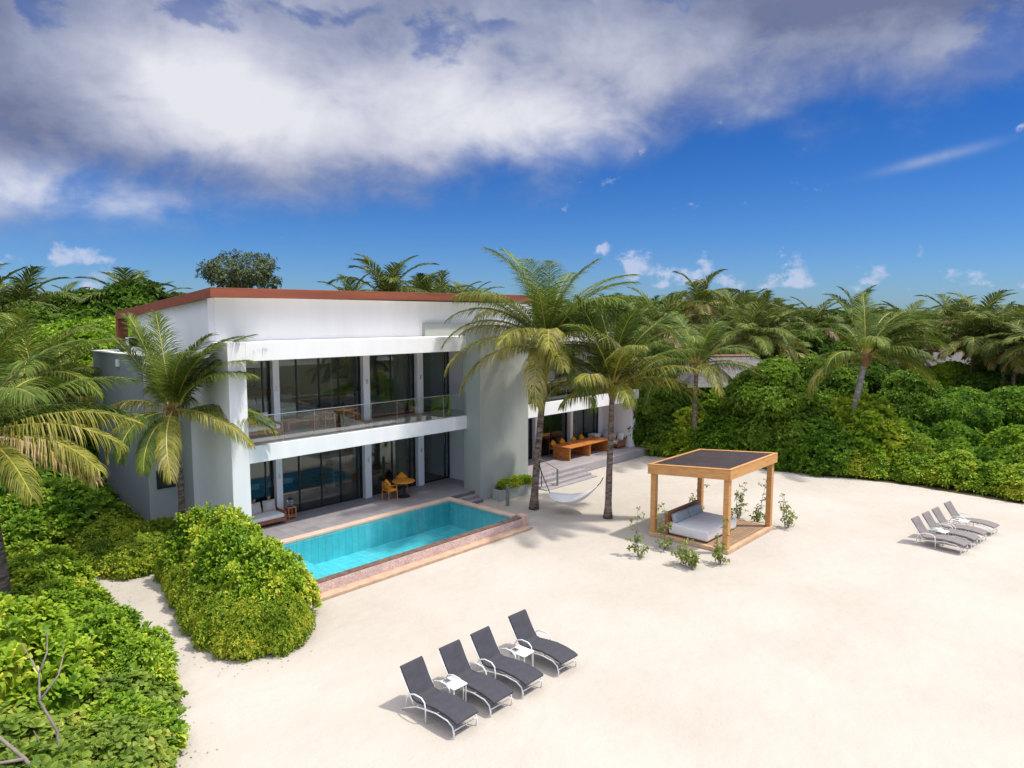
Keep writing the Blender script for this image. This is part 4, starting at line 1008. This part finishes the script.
make_palm('coconut_palm', (9.55, 25.3, 0), (9.42, 25.2, 5.2), f3, 31, 'windblown coconut palm with dark trunk in front of the slate grey block', ll=.85, nl=115, width=.030, wind=(.22, 0), trunk_r=.13)
f4 = auto_fronds(15, 8, 3.9, 'gggggg', 80, 5, (50, 80)) + [(0, 22, 62, 4.0, 'y'), (-14, 8, 58, 3.9, 'o'), (12, 30, 60, 4.2, 'y'), (-35, 5, 60, 3.6, 'y'), (25, 45, 60, 4.2, 'g'), (40, 30, 60, 4.2, 'g'), (-6, 15, 60, 4.0, 'y')]
make_palm('coconut_palm', (3.7, 22.3, 0), (3.35, 22.6, 5.3), f4, 47, 'large coconut palm at the left picture edge with one orange drying frond', ll=.92, nl=112, width=.032, wind=(.1, 0), trunk_r=.19)
f5 = [(5, 60, 88, 4.8, 'g'), (-15, 70, 80, 4.6, 'g'), (30, 55, 90, 4.6, 'g'), (15, 75, 75, 4.8, 'g'), (-30, 45, 85, 4.4, 'g'), (170, 60, 80, 3.6, 'g'), (-8, 40, 75, 4.6, 'g'), (8, 52, 90, 4.8, 'g'), (20, 62, 80, 4.6, 'g'), (-20, 55, 95, 4.4, 'g'), (40, 70, 70, 4.4, 'g'), (0, 72, 80, 4.6, 'g'), (-40, 66, 80, 4.2, 'g'), (150, 78, 50, 4, 'g'), (178, 25, 85, 3.6, 'g'), (184, 2, 75, 4.2, 'y'), (200, 30, 90, 3.4, 'g'), (12, 15, 85, 4.4, 'g'), (-12, 5, 75, 4, 'y'), (100, 60, 70, 4, 'g'), (250, 50, 90, 3.6, 'g'), (300, 35, 90, 3.8, 'g'), (330, 10, 70, 3.6, 'g'), (90, 85, 40, 4, 'g')]
make_palm('coconut_palm', (41.2, 12.2, 0), W(866, 38.0, 6.3), f5, 59, 'leaning coconut palm with grey trunk rising out of the right hedge', ll=.95, nl=90, width=.038, wind=(.30, 0), trunk_r=.22, trunk_m='ptrunk_grey', sway=.1)
f6 = auto_fronds(18, 13, 4.6, 'gggggy', 84, 0, (50, 85)) + [(-5, 15, 70, 5, 'y'), (182, 20, 80, 5, 'y'), (200, 10, 90, 4.6, 'g')]
make_palm('coconut_palm', W(696, 41.0), W(697, 41.0, 5.6), f6, 61, 'broad coconut palm standing behind the hedge left of the grey cabin roof', ll=.95, nl=70, wind=(.15, 0), trunk_r=.17)

# ------------------------------------------------------------------ shrubs: kinds
class Kind:
    def __init__(s, *roots): s.r = list(roots); s.used = [False] * len(roots); s.k = 0
    def put(s, loc, label, group, scale=1.0, rz_=None, which=None):
        i = s.k % len(s.r) if which is None else which; s.k += 1
        rz_ = RND.uniform(0, 6.28) if rz_ is None else rz_
        if not s.used[i]:
            s.used[i] = True; r = s.r[i]; r.location = loc; r.rotation_euler = (0, 0, rz_)
            r.scale = (scale,) * 3 if not isinstance(scale, (tuple, list)) else scale
            r['label'] = label; r['group'] = group; return r
        return copy_tree(s.r[i], loc, rz_, scale, label, group)
    def clean(s):
        for i, r in enumerate(s.r):
            if not s.used[i]:
                for c in list(r.children): bpy.data.objects.remove(c)
                bpy.data.objects.remove(r)
RND = random.Random(77)
NK = Kind(make_shrub(1, 1.35, 1.35, 1.75, M['naupaka'], 14, .30, .27, lobes=10, lr=.5, n=11, beta=(28, 74), fine=True, upb=1.3), make_shrub(2, 1.4, 1.2, 1.7, M['naupaka'], 14, .29, .27, lobes=11, lr=.48, n=11, beta=(28, 74), fine=True, upb=1.3), make_shrub(3, 1.2, 1.3, 1.8, M['naupaka'], 14, .31, .27, lobes=9, lr=.5, n=11, beta=(28, 74), fine=True, upb=1.3))
RD = Kind(make_shrub(4, 1.3, 1.3, 1.5, M['round'], 36, .15, .85, lobes=10, lr=.5, n=5, beta=(-5, 60), fine=True), make_shrub(5, 1.3, 1.2, 1.5, M['round'], 36, .15, .8, lobes=11, lr=.48, n=5, beta=(-5, 60), fine=True))
CL = Kind(make_shrub(6, 1.1, 1.1, 1.3, M['clip'], 60, .11, .5, lobes=10, lr=.45, n=6, beta=(-20, 70), name='hedge_shrub'), make_shrub(7, 1.1, 1.0, 1.25, M['clip'], 60, .11, .5, lobes=10, lr=.45, n=6, beta=(-20, 70), name='hedge_shrub'))
HB = Kind(make_shrub(8, 1.5, 1.5, 2.3, M['naupaka_b'], 18, .24, .4, lobes=12, lr=.62), make_shrub(9, 1.6, 1.4, 2.2, M['naupaka_b'], 18, .24, .4, lobes=12, lr=.6), make_shrub(10, 1.4, 1.5, 2.4, M['naupaka'], 18, .24, .38, lobes=12, lr=.6))
BT = Kind(make_tree(21, 6.0, 2.9, 5.4, M['mgreen'], 26, .30, .55, name='sea_hibiscus_tree', lobes=20, trunk_h=.4), make_tree(22, 5.5, 2.7, 5.0, M['naupaka_b'], 26, .28, .5, name='sea_hibiscus_tree', lobes=18, trunk_h=.4))
TD = Kind(make_tree(31, 8.5, 3.8, 5.5, M['dgreen'], 20, .36, .5, lobes=16), make_tree(32, 8.0, 4.0, 5.0, M['mgreen'], 20, .36, .5, lobes=16), make_tree(33, 9.0, 3.6, 6.0, M['dgreen'], 20, .34, .5, lobes=18))
TL = Kind(make_tree(34, 8.0, 3.5, 6.0, M['lgreen'], 26, .30, .55, lobes=20), make_tree(35, 7.5, 3.6, 5.5, M['lgreen'], 24, .30, .55, lobes=18))
def far_palm(seed, L, n, tones='gggy', wind=.15, mats=('frond_far', 'frond_y', 'frond_brown')):
    return make_palm('coconut_palm', (0, 0, 0), (random.Random(seed).uniform(-.6, .6), .2, 8.0), auto_fronds(n, seed, L, tones, 82, -20), seed, 'coconut palm', ll=1.1, nl=34, segs=2, width=.09, wind=(wind, 0), fibre=False, trunk_r=.15, mats=mats)
FP = Kind(far_palm(71, 4.0, 20), far_palm(72, 3.8, 18, 'ggyo'), far_palm(73, 4.2, 22), far_palm(74, 3.6, 18, 'gggg', .3), far_palm(75, 4.0, 20, 'gggo', .25))
FPH = 8.0

# left mass of shrubs beside the path (row by row, path side first)
gl = 'broad leaved shrubs filling the planting left of the sand path'
def lbl(a): return a
left_spots = [  # x, y, scale, kind
    (4.75, 17.3, .85, 'n'), (4.7, 19.3, .85, 'n'), (4.85, 21.4, .85, 'n'), (4.8, 23.5, .9, 'n'), (5.0, 25.8, .95, 'n'),
    (2.9, 18.6, 1.15, 'n'), (2.7, 20.8, 1.2, 'n'), (3.0, 24.9, 1.15, 'n'), (3.2, 27.4, 1.2, 'n'), (1.5, 22.6, 1.2, 'n'), (1.2, 19.7, 1.2, 'n'), (.6, 25.0, 1.3, 'n'), (5.0, 28.6, 1.2, 'h'),
    (4.3, 15.4, .85, 'c2'), (3.5, 13.4, .9, 'c2'), (4.0, 14.3, .75, 'n'), (2.8, 16.5, 1.15, 'n'), (1.1, 17.3, 1.25, 'n'), (2.5, 14.6, 1.1, 'r'), (2.9, 12.2, .95, 'r'), (.9, 14.9, 1.2, 'r'),
    (1.9, 12.8, 1.15, 'r'), (2.95, 11.0, .8, 'r'), (2.0, 10.9, 1.1, 'r'), (.5, 12.8, 1.25, 'r'), (-.7, 16.4, 1.3, 'n'), (-.8, 19.4, 1.3, 'n'), (-.6, 22.3, 1.3, 'n'), (-1.0, 14.0, 1.3, 'n'),
    (4.75, 16.3, .7, 'n'), (6.6, 28.9, 1.15, 'h'), (2.0, 29.4, 1.5, 'h'), (7.2, 31.5, 1.3, 'h'), (5.0, 32.0, 1.6, 'h'), (8.0, 34.2, 1.5, 'h')]
rows = {'n': (NK, 'glossy rosette-leaved shrub in the dense planting left of the sand path'), 'r': (RD, 'round-leaved shrub in the near bottom left corner of the planting'),
        'h': (HB, 'tall mid green shrub at the back of the planting beside the slate block'), 'c2': (RD, 'round-leaved shrub at the path edge of the near left planting')}
for x, y, s_, k in left_spots:
    K_, lb = rows[k]; K_.put((x, y, 0), lb, {'n': 'rosette shrubs left of the path', 'r': 'round-leaved shrubs in the near left corner', 'h': 'tall shrubs by the slate block', 'c2': 'round-leaved shrubs at the path edge'}[k], (s_, s_, s_ * RND.uniform(.78, 1.22)))
# the hedge island right of the path
for i, (x, y) in enumerate(((7.75, 16.75), (7.62, 17.6), (7.75, 18.5), (7.9, 19.4), (8.05, 20.3), (8.3, 21.2), (8.5, 22.1), (8.35, 16.35), (8.72, 16.45), (8.5, 17.0), (8.7, 23.0), (8.95, 17.3), (8.3, 17.6))):
    CL.put((x, y, 0), 'clipped small-leaved hedge shrub round the foot of the planting island by the pool', 'clipped shrubs round the planting island', (.66, .66, .98))
for i, (x, y, s_) in enumerate(((8.75, 18.2, .80), (8.8, 19.3, .85), (9.1, 20.4, .88), (9.35, 21.4, .85), (9.2, 22.4, .85), (9.75, 22.7, .75), (9.3, 19.0, .74), (9.6, 20.6, .66), (9.1, 17.5, .76), (9.35, 18.4, .72), (9.6, 19.6, .6))):
    NK.put((x, y, 0), 'big rosette-leaved shrub rising from the middle of the planting island by the pool', 'tall shrubs in the planting island', (s_, s_, s_ * 1.5))
# the clipped row along the house
for i, (x, y, s_) in enumerate(((7.9, 24.9, .95), (8.2, 26.3, 1.0), (7.7, 27.5, 1.1), (7.9, 28.8, 1.2), (7.6, 30.2, 1.25), (9.1, 26.7, .9), (7.2, 25.9, .8), (6.9, 29.9, 1.25), (8.5, 25.1, .9))):
    CL.put((x, y, 0), 'small-leaved shrub in the row at the foot of the slate block', 'shrubs along the slate block', s_)
# planter plants
PLT = make_shrub(12, .55, .22, .42, M['naupaka'], 150, .13, .4, 'leafy plant', 'plant', 'planter_plant', lobes=6, lr=.2, stems=False)
PLT.location = (23.4, 21.95, .50); PLT['label'] = 'left leafy plant in the grey planter box'
copy_tree(PLT, (24.3, 21.95, .50), 2.9, 1.0, label='right leafy plant in the grey planter box')

# the hedge on the right: front row follows the sand edge
hl = [(36.9, 23.4), (37.2, 21), (37.5, 18), (37.9, 14.5), (38.5, 12), (39.3, 9), (39.3, 6.5), (39.0, 3.6), (38.4, 0), (37.2, -4), (35.5, -9)]
def along(line, step):
    out = []; 
    for (x0, y0), (x1, y1) in zip(line[:-1], line[1:]):
        n = max(1, int(math.hypot(x1 - x0, y1 - y0) / step + .5))
        for i in range(n): out.append((x0 + (x1 - x0) * i / n, y0 + (y1 - y0) * i / n))
    return out
for (x, y) in along(hl, 1.45):
    tall = y > 12.5
    if tall:
        HB.put((x + 1.3 + RND.uniform(-.2, .3), y + RND.uniform(-.3, .3), 0), 'tall leafy shrub in the front of the hedge left of the leaning palm', 'front shrubs behind the pergola', RND.uniform(1.0, 1.25))
    else:
        NK.put((x + 1.1 + RND.uniform(-.2, .2), y + RND.uniform(-.3, .3), 0), 'low bright green shrub in the front of the hedge at the right', 'front shrubs of the right hedge', RND.uniform(.75, .95))
        HB.put((x + 2.8 + RND.uniform(-.3, .3), y + .7 + RND.uniform(-.3, .3), 0), 'mid green shrub in the second row of the right hedge', 'second row of the right hedge', RND.uniform(.85, 1.05), which=RND.choice((0, 1)))
for (x, y) in along([(x + 3.9, y) for x, y in hl[:6]], 2.1):
    HB.put((x + RND.uniform(-.4, .4), y + RND.uniform(-.4, .4), 0), 'tall dense shrub in the back of the hedge behind the pergola', 'back shrubs behind the pergola', RND.uniform(1.45, 1.75))
for (x, y) in along([(x + 5.6, y + 1) for x, y in hl[5:]], 2.1):
    HB.put((x + RND.uniform(-.4, .4), y + RND.uniform(-.4, .4), 0), 'tall dense shrub in the back of the right hedge', 'back shrubs of the right hedge', RND.uniform(.95, 1.2))
g_ht = 'hibiscus trees in the hedge'
BT.put((40.6, 16.2, 0), 'large round sea hibiscus tree bulging above the hedge right of the pergola roof', g_ht, (1.0, 1.0, .98), 0.4, 0)
BT.put((41.6, 18.6, 0), 'sea hibiscus tree in the hedge left of the largest one, below the cabin roof', g_ht, .78, 2.0, 1)
BT.put(W(960, 41), 'bright green sea hibiscus tree at the right, standing nearest the dark trees', g_ht, .80, 1.0, 1)
BT.put(W(915, 43), 'sea hibiscus tree right of the leaning palm', g_ht, .85, 4.0, 0)
BT.put(W(1015, 42), 'bright sea hibiscus tree at the right picture edge', g_ht, .80, 5.0, 1)
BT.put(W(820, 47), 'sea hibiscus tree left of the leaning palm crown', g_ht, .95, 2.6, 0)
BT.put(W(755, 50), 'sea hibiscus tree beside the grey cabin roof', g_ht, .70, 3.3, 1)
BT.put(W(655, 44), 'sea hibiscus tree at the left end of the hedge beside the villa', g_ht, .75, .3, 0)
# far woods: individual trees and palms at their own distances
gt = 'trees in the wood behind the hedge'
def zone(px): return 'right' if px > 640 else 'left' if px < 230 else 'behind'
far_lab = {'right': 'dense green tree in the wood behind the right hedge', 'left': 'dense green tree in the wood at the left of the villa', 'behind': 'dense green tree in the wood behind the villa roof'}
far_pl = {'right': 'coconut palm rising among the trees behind the right hedge', 'left': 'coconut palm rising among the trees at the left of the villa', 'behind': 'coconut palm standing behind the villa roof'}
def ytop(D, y): return CAM_H + (317 - y) / 682.7 * D          # height whose top shows at row y, at depth D
def tree_at(px, D, y, K_=TD, wide=1.0):
    h = ytop(D, y); s_ = h / 8.5; z_ = zone(px)
    K_.put(W(px, D), far_lab[z_], 'trees ' + z_, (s_ * wide, s_ * wide, s_))
def palm_at(px, D, y, lab=None, grp=None, which=None, fs=1.0):
    h = ytop(D, y); z_ = zone(px)
    # crown top stands about 3.4 m over the hub
    hub_h = max(3.0, h - 3.2 * fs); s_ = fs
    x, y_, _ = W(px, D)
    # a full-size crown on a trunk sunk to the right height in the scrub
    FP.put((x, y_, 0), lab or far_pl[z_], grp or 'palms ' + z_, (hub_h / FPH * .5 + fs * .5, hub_h / FPH * .5 + fs * .5, hub_h / FPH), which=which)
for i in range(26):        # mid-distance trees right
    px = 640 + i * 17 + RND.uniform(-8, 8); D = RND.uniform(50, 60)
    tree_at(px, D, RND.uniform(352, 372), TD if i % 3 else TL, 1.1)
for i in range(26):
    px = 640 + i * 17 + RND.uniform(-8, 8); D = RND.uniform(64, 80)
    tree_at(px, D, RND.uniform(322, 345), TD, 1.1)
for i in range(24):
    px = 630 + i * 19 + RND.uniform(-8, 8); D = RND.uniform(85, 125)
    tree_at(px, D, (300 if px < 790 else 314) + RND.uniform(-2, 10), TD, 1.3)
for i in range(18):
    px = 620 + i * 26 + RND.uniform(-8, 8); D = RND.uniform(150, 200)
    tree_at(px, D, (302 if px < 760 else 310) + RND.uniform(-2, 4), TD, 1.6)
# palms right: nearer ones, then the skyline
for px, D, y in ((752, 50, 296), (722, 62, 300), (778, 60, 316), (668, 58, 302), (640, 64, 300), (905, 56, 318), (940, 62, 312), (975, 52, 300), (1010, 50, 308), (1040, 46, 300), (840, 66, 322), (815, 74, 320), (700, 72, 292), (735, 80, 288), (760, 84, 292), (645, 80, 296), (880, 72, 300), (1000, 66, 300), (985, 80, 302), (960, 88, 304), (930, 84, 308), (905, 96, 308), (868, 90, 305), (820, 92, 312), (835, 104, 308), (795, 84, 304), (770, 100, 296), (745, 100, 291), (720, 94, 290), (690, 100, 294), (672, 90, 296), (1024, 84, 300), (1045, 70, 296), (1018, 100, 303), (948, 110, 305), (850, 118, 311), (890, 112, 306), (805, 110, 305), (785, 120, 302), (975, 120, 304), (1000, 118, 302), (915, 124, 307)):
    palm_at(px, D, y, which=None)
for k, (px, D, yh, az_) in enumerate(((770, 52, 338, .8), (735, 58, 322, 2.2), (660, 50, 330, 4.0), (905, 58, 335, 5.2), (985, 54, 326, 1.5), (1018, 50, 345, 3.0), (948, 66, 322, .2), (815, 68, 328, 4.4), (855, 75, 318, 2.9), (700, 66, 306, 5.6))):
    x_, y_, _ = W(px, D); hz_ = ytop(D, yh)
    FP.put((x_, y_, 0), 'full coconut palm crown standing just behind the hedge at the right', 'palms close behind the right hedge', (1.0, 1.0, max(.4, hz_ / FPH)), az_ * .2 - .5)
# behind the villa roof
for px, D, y in ((392, 58, 262), (415, 66, 273), (438, 70, 279), (355, 84, 281), (456, 74, 282), (472, 80, 284), (430, 92, 280)):
    palm_at(px, D, y, which={392: 2}.get(px))
for i in range(14): tree_at(235 + i * 30, 75 + (i * 7) % 20, 297 + (i * 5) % 8, TD, 1.3)
for px, D, y in ((540, 48, 300), (575, 50, 305), (620, 46, 310), (600, 60, 300), (560, 62, 300)): palm_at(px, D, y)
for i, (px, D, y) in enumerate(((520, 52, 330), (560, 55, 330), (600, 50, 335), (630, 48, 340), (655, 54, 335))): tree_at(px, D, y, TD)
# airy tree behind the roof
CA = make_tree(41, 14.0, 3.3, 4.2, M['olive'], 9, .30, .32, name='airy_tree', lobes=18, air=True, label='airy olive green tree standing above the left end of the roof')
CA.location = W(246, 60)
cz = ytop(60, 253) / 14.0; CA.scale = (cz, cz, cz)
# left side trees and palms
for px, D, y, K_ in ((85, 42, 302, TL), (60, 38, 318, TL), (110, 48, 290, TD), (150, 52, 284, TD), (30, 40, 312, TD), (5, 46, 300, TD), (175, 60, 296, TD), (130, 60, 286, TD), (-20, 40, 300, TD), (55, 60, 298, TD), (15, 62, 292, TD), (100, 70, 294, TD), (90, 36, 345, TL), (40, 34, 355, TD), (10, 32, 372, TD), (-30, 32, 350, TD), (68, 33, 390, TL), (-60, 44, 300, TD), (200, 66, 300, TD), (75, 31.5, 420, TD)):
    tree_at(px, D, y, K_, 1.05)
for px, D, y, w_ in ((122, 50, 268, 1), (12, 44, 268, 2), (62, 58, 284, 0), (40, 52, 288, 3), (88, 64, 288, 4), (-10, 38, 270, 0), (152, 66, 282, 2), (-30, 48, 262, 1), (205, 74, 290, 3)):
    palm_at(px, D, y, which=w_)
f7 = auto_fronds(18, 15, 3.9, 'gggggy', 84, 0, (50, 80))
make_palm('coconut_palm', W(28, 27.5), W(32, 27.5, 6.1), f7, 83, 'full crowned coconut palm at the left behind the palm with the orange frond', ll=.9, nl=66, wind=(.12, 0), trunk_r=.15)
f8 = auto_fronds(15, 19, 3.6, 'gggggy', 84, 0, (50, 80))
make_palm('coconut_palm', W(70, 30.5), W(62, 30.5, 4.9), f8, 89, 'smaller coconut palm at the left between the bright tree and the slate block', ll=.85, nl=60, wind=(.15, 0), trunk_r=.14)
for K_ in (NK, RD, CL, HB, BT, TD, TL, FP): K_.clean()

# cabins in the wood
def make_cabin(loc, rz_, w, d, wall_h, roof_h, label):
    root = empty('wooden_cabin', loc, label, 'cabin', None, rz_)
    g = MB(); g.box(-w / 2 + .6, w / 2 - .6, -d / 2 + .6, d / 2 - .6, 0, wall_h); g.build('wall', M['bark_grey'], root)
    g = MB(); e_ = [(-w / 2, -d / 2, wall_h - .1), (w / 2, -d / 2, wall_h - .1), (w / 2, d / 2, wall_h - .1), (-w / 2, d / 2, wall_h - .1)]
    rr_ = [(-w / 4, 0, wall_h + roof_h), (w / 4, 0, wall_h + roof_h)]
    lo = [(x, y, z - .15) for x, y, z in e_]
    g._add(e_ + rr_ + lo, [(0, 1, 5, 4), (2, 3, 4, 5), (1, 2, 5), (3, 0, 4), (6, 7, 1, 0), (7, 8, 2, 1), (8, 9, 3, 2), (9, 6, 0, 3), (9, 8, 7, 6)]); g.build('roof', M['cabinroof'], root)
    g = MB(); g.tube([(-w / 4 - .1, 0, wall_h + roof_h + .03), (w / 4 + .1, 0, wall_h + roof_h + .03)], .12, 6); g.build('ridge_cap', M['headwood'], root)
    g = MB(); g.box(-w / 2 - .02, w / 2 + .02, -d / 2 - .04, -d / 2 - .002, wall_h - .3, wall_h - .08); g.build('fascia', M['whitemetal'], root)
    return root
make_cabin(W(728, 47), R(-40), 8, 6, 4.4, 1.5, 'grey shingle roofed cabin half hidden behind the hedge palms')
make_cabin(W(935, 60), R(-60), 7, 5, 4.4, 1.2, 'small pale walled cabin far behind the right hedge')

# saplings round the pergola
def make_sapling(seed, h, label, lean=.15, bushy=True):
    rng = np.random.default_rng(seed); rn = random.Random(seed)
    root = empty('young_sapling', (0, 0, 0), label, 'sapling', 'saplings round the pergola')
    g = MB(); tips = []
    nst = 2 + seed % 2
    for i in range(nst):
        a = rn.uniform(0, 6.28); H_ = h * (1 if i == 0 else rn.uniform(.35, .7)); p = [(0.06 * math.cos(a) * i, .06 * math.sin(a) * i, 0)]
        for k in range(1, 7):
            p.append((p[-1][0] + math.cos(a) * lean * H_ / 6 + rn.uniform(-.03, .03), p[-1][1] + math.sin(a) * lean * H_ / 6 + rn.uniform(-.03, .03), H_ * k / 6))
        g.tube(p, [.014 - .0016 * k for k in range(7)], 6)
        for k in range(2, 7): tips += [p[k]] * (1 + (k % 2))
        for k in (3, 4, 5):
            b_ = rn.uniform(0, 6.28); q = (p[k][0] + math.cos(b_) * .22, p[k][1] + math.sin(b_) * .22, p[k][2] + .12); g.tube([p[k], q], [.008, .004], 5); tips += [q, q]
    for i in range(10 if bushy else 5):
        a = rn.uniform(0, 6.28); r = rn.uniform(.05, .3); q = (r * math.cos(a), r * math.sin(a), rn.uniform(.12, .5)); g.tube([(0, 0, .02), q], [.008, .004], 5); tips += [q, q]
    g.build('stem', M['bark_grey'], root)
    P = np.array(tips) + rng.normal(size=(len(tips), 3)) * .04; Nn = nrm(rng.normal(size=P.shape) * .5 + np.array([0, 0, .6]))
    V_, F = rosettes(P, Nn, rng, 3, .13, .75, (-40, 50), .35); g = MB(); g.add_np(V_, F); g.build('leaves', M['sapling'], root)
    return root
for i, (x, y, h, lb) in enumerate(((20.6, 12.9, 1.75, 'tall thin sapling at the left of the pergola'), (21.0, 11.35, .95, 'bushy sapling in front of the daybed side of the pergola deck'), (21.9, 12.6, 1.7, 'bare topped sapling rising before the daybed headboard'),
        (21.9, 10.4, 1.6, 'sapling at the foot of the front pergola post'), (27.4, 14.2, 1.5, 'sapling behind the pergola beyond the bolsters'), (27.4, 12.3, 1.65, 'sapling behind the pergola between the two right posts'), (27.6, 11.5, 1.9, 'sapling just left of the rear right pergola post'), (27.75, 10.3, 1.35, 'sapling right of the rear right pergola post'), (20.75, 10.9, .7, 'low sapling between the front post and the bushy one'))):
    s_ = make_sapling(100 + i, h, lb); s_.location = (x, y, 0)
# dead branches sticking out of the near left shrubs
def dead(name, loc, polys, label):
    root = empty(name, loc, label, 'branch')
    for nm, pts, rr in polys:
        g = MB(); g.tube(pts, rr, 7); g.build(nm, M['bark_grey'], root, smooth=True)
dead('dead_branch', (2.75, 12.9, .6), [('stem', [(.1, 0, 0), (.0, .12, .55), (.04, .3, .95), (-.14, .5, 1.5), (-.06, .8, 1.85), (-.22, 1.1, 2.35)], [.036, .03, .026, .02, .014, .006]), ('twig', [(-.14, .5, 1.5), (.2, .7, 1.75), (.32, .8, 2.05)], [.022, .016, .007]), ('twig', [(-.06, .8, 1.85), (.12, 1.0, 2.1), (.16, 1.1, 2.4)], [.02, .014, .006]), ('twig', [(.0, .12, .55), (-.2, .2, .8), (-.3, .25, 1.15)], [.016, .012, .005])], 'grey upright dead branch with twigs rising from the near left shrubs')
dead('dead_branch', (2.2, 12.2, 1.2), [('stem', [(.2, 0, 0), (0, .35, .45), (-.25, .8, .75), (-.6, 1.2, 1.0)], [.036, .032, .028, .02]), ('twig', [(0, .35, .45), (-.35, .45, .5), (-.8, .6, .55)], [.03, .025, .015])], 'grey fallen dead branch leaning out at the bottom left edge')
# fallen leaves at the foot of the hedges
rng = np.random.default_rng(5)
g = MB(); spots = []
for (x, y) in along([(37.1, 22.5), (37.4, 18), (37.8, 13.4), (38.6, 8.7), (38.2, 3.6), (37.4, -1)], .3): spots += [(x - abs(rng.normal()) * .5, y + rng.normal() * .3) for _ in range(4)]
for (x, y) in along([(6.0, 19), (6.3, 22), (6.6, 25), (7.4, 26)], .3) + along([(6.0, 18), (6.6, 16.4), (7.5, 15.6), (9, 15.6)], .3) + along([(5.4, 18), (5.2, 15), (4.9, 13), (4.2, 11)], .3): spots += [(x + rng.normal() * .3, y + rng.normal() * .3) for _ in range(3)]
P = np.array([(x, y, .012) for x, y in spots]); V_, F = rosettes(P, np.tile([[0, 0, 1.]], (len(P), 1)), rng, 1, .055, .5, (-2, 12), 0); V_[:, 2] = np.maximum(V_[:, 2], .008); g.add_np(V_, F)
tag(g.build('fallen_leaves', M['frond_brown']), 'small brown fallen leaves scattered along the foot of the hedges', 'leaf litter', kind='stuff')
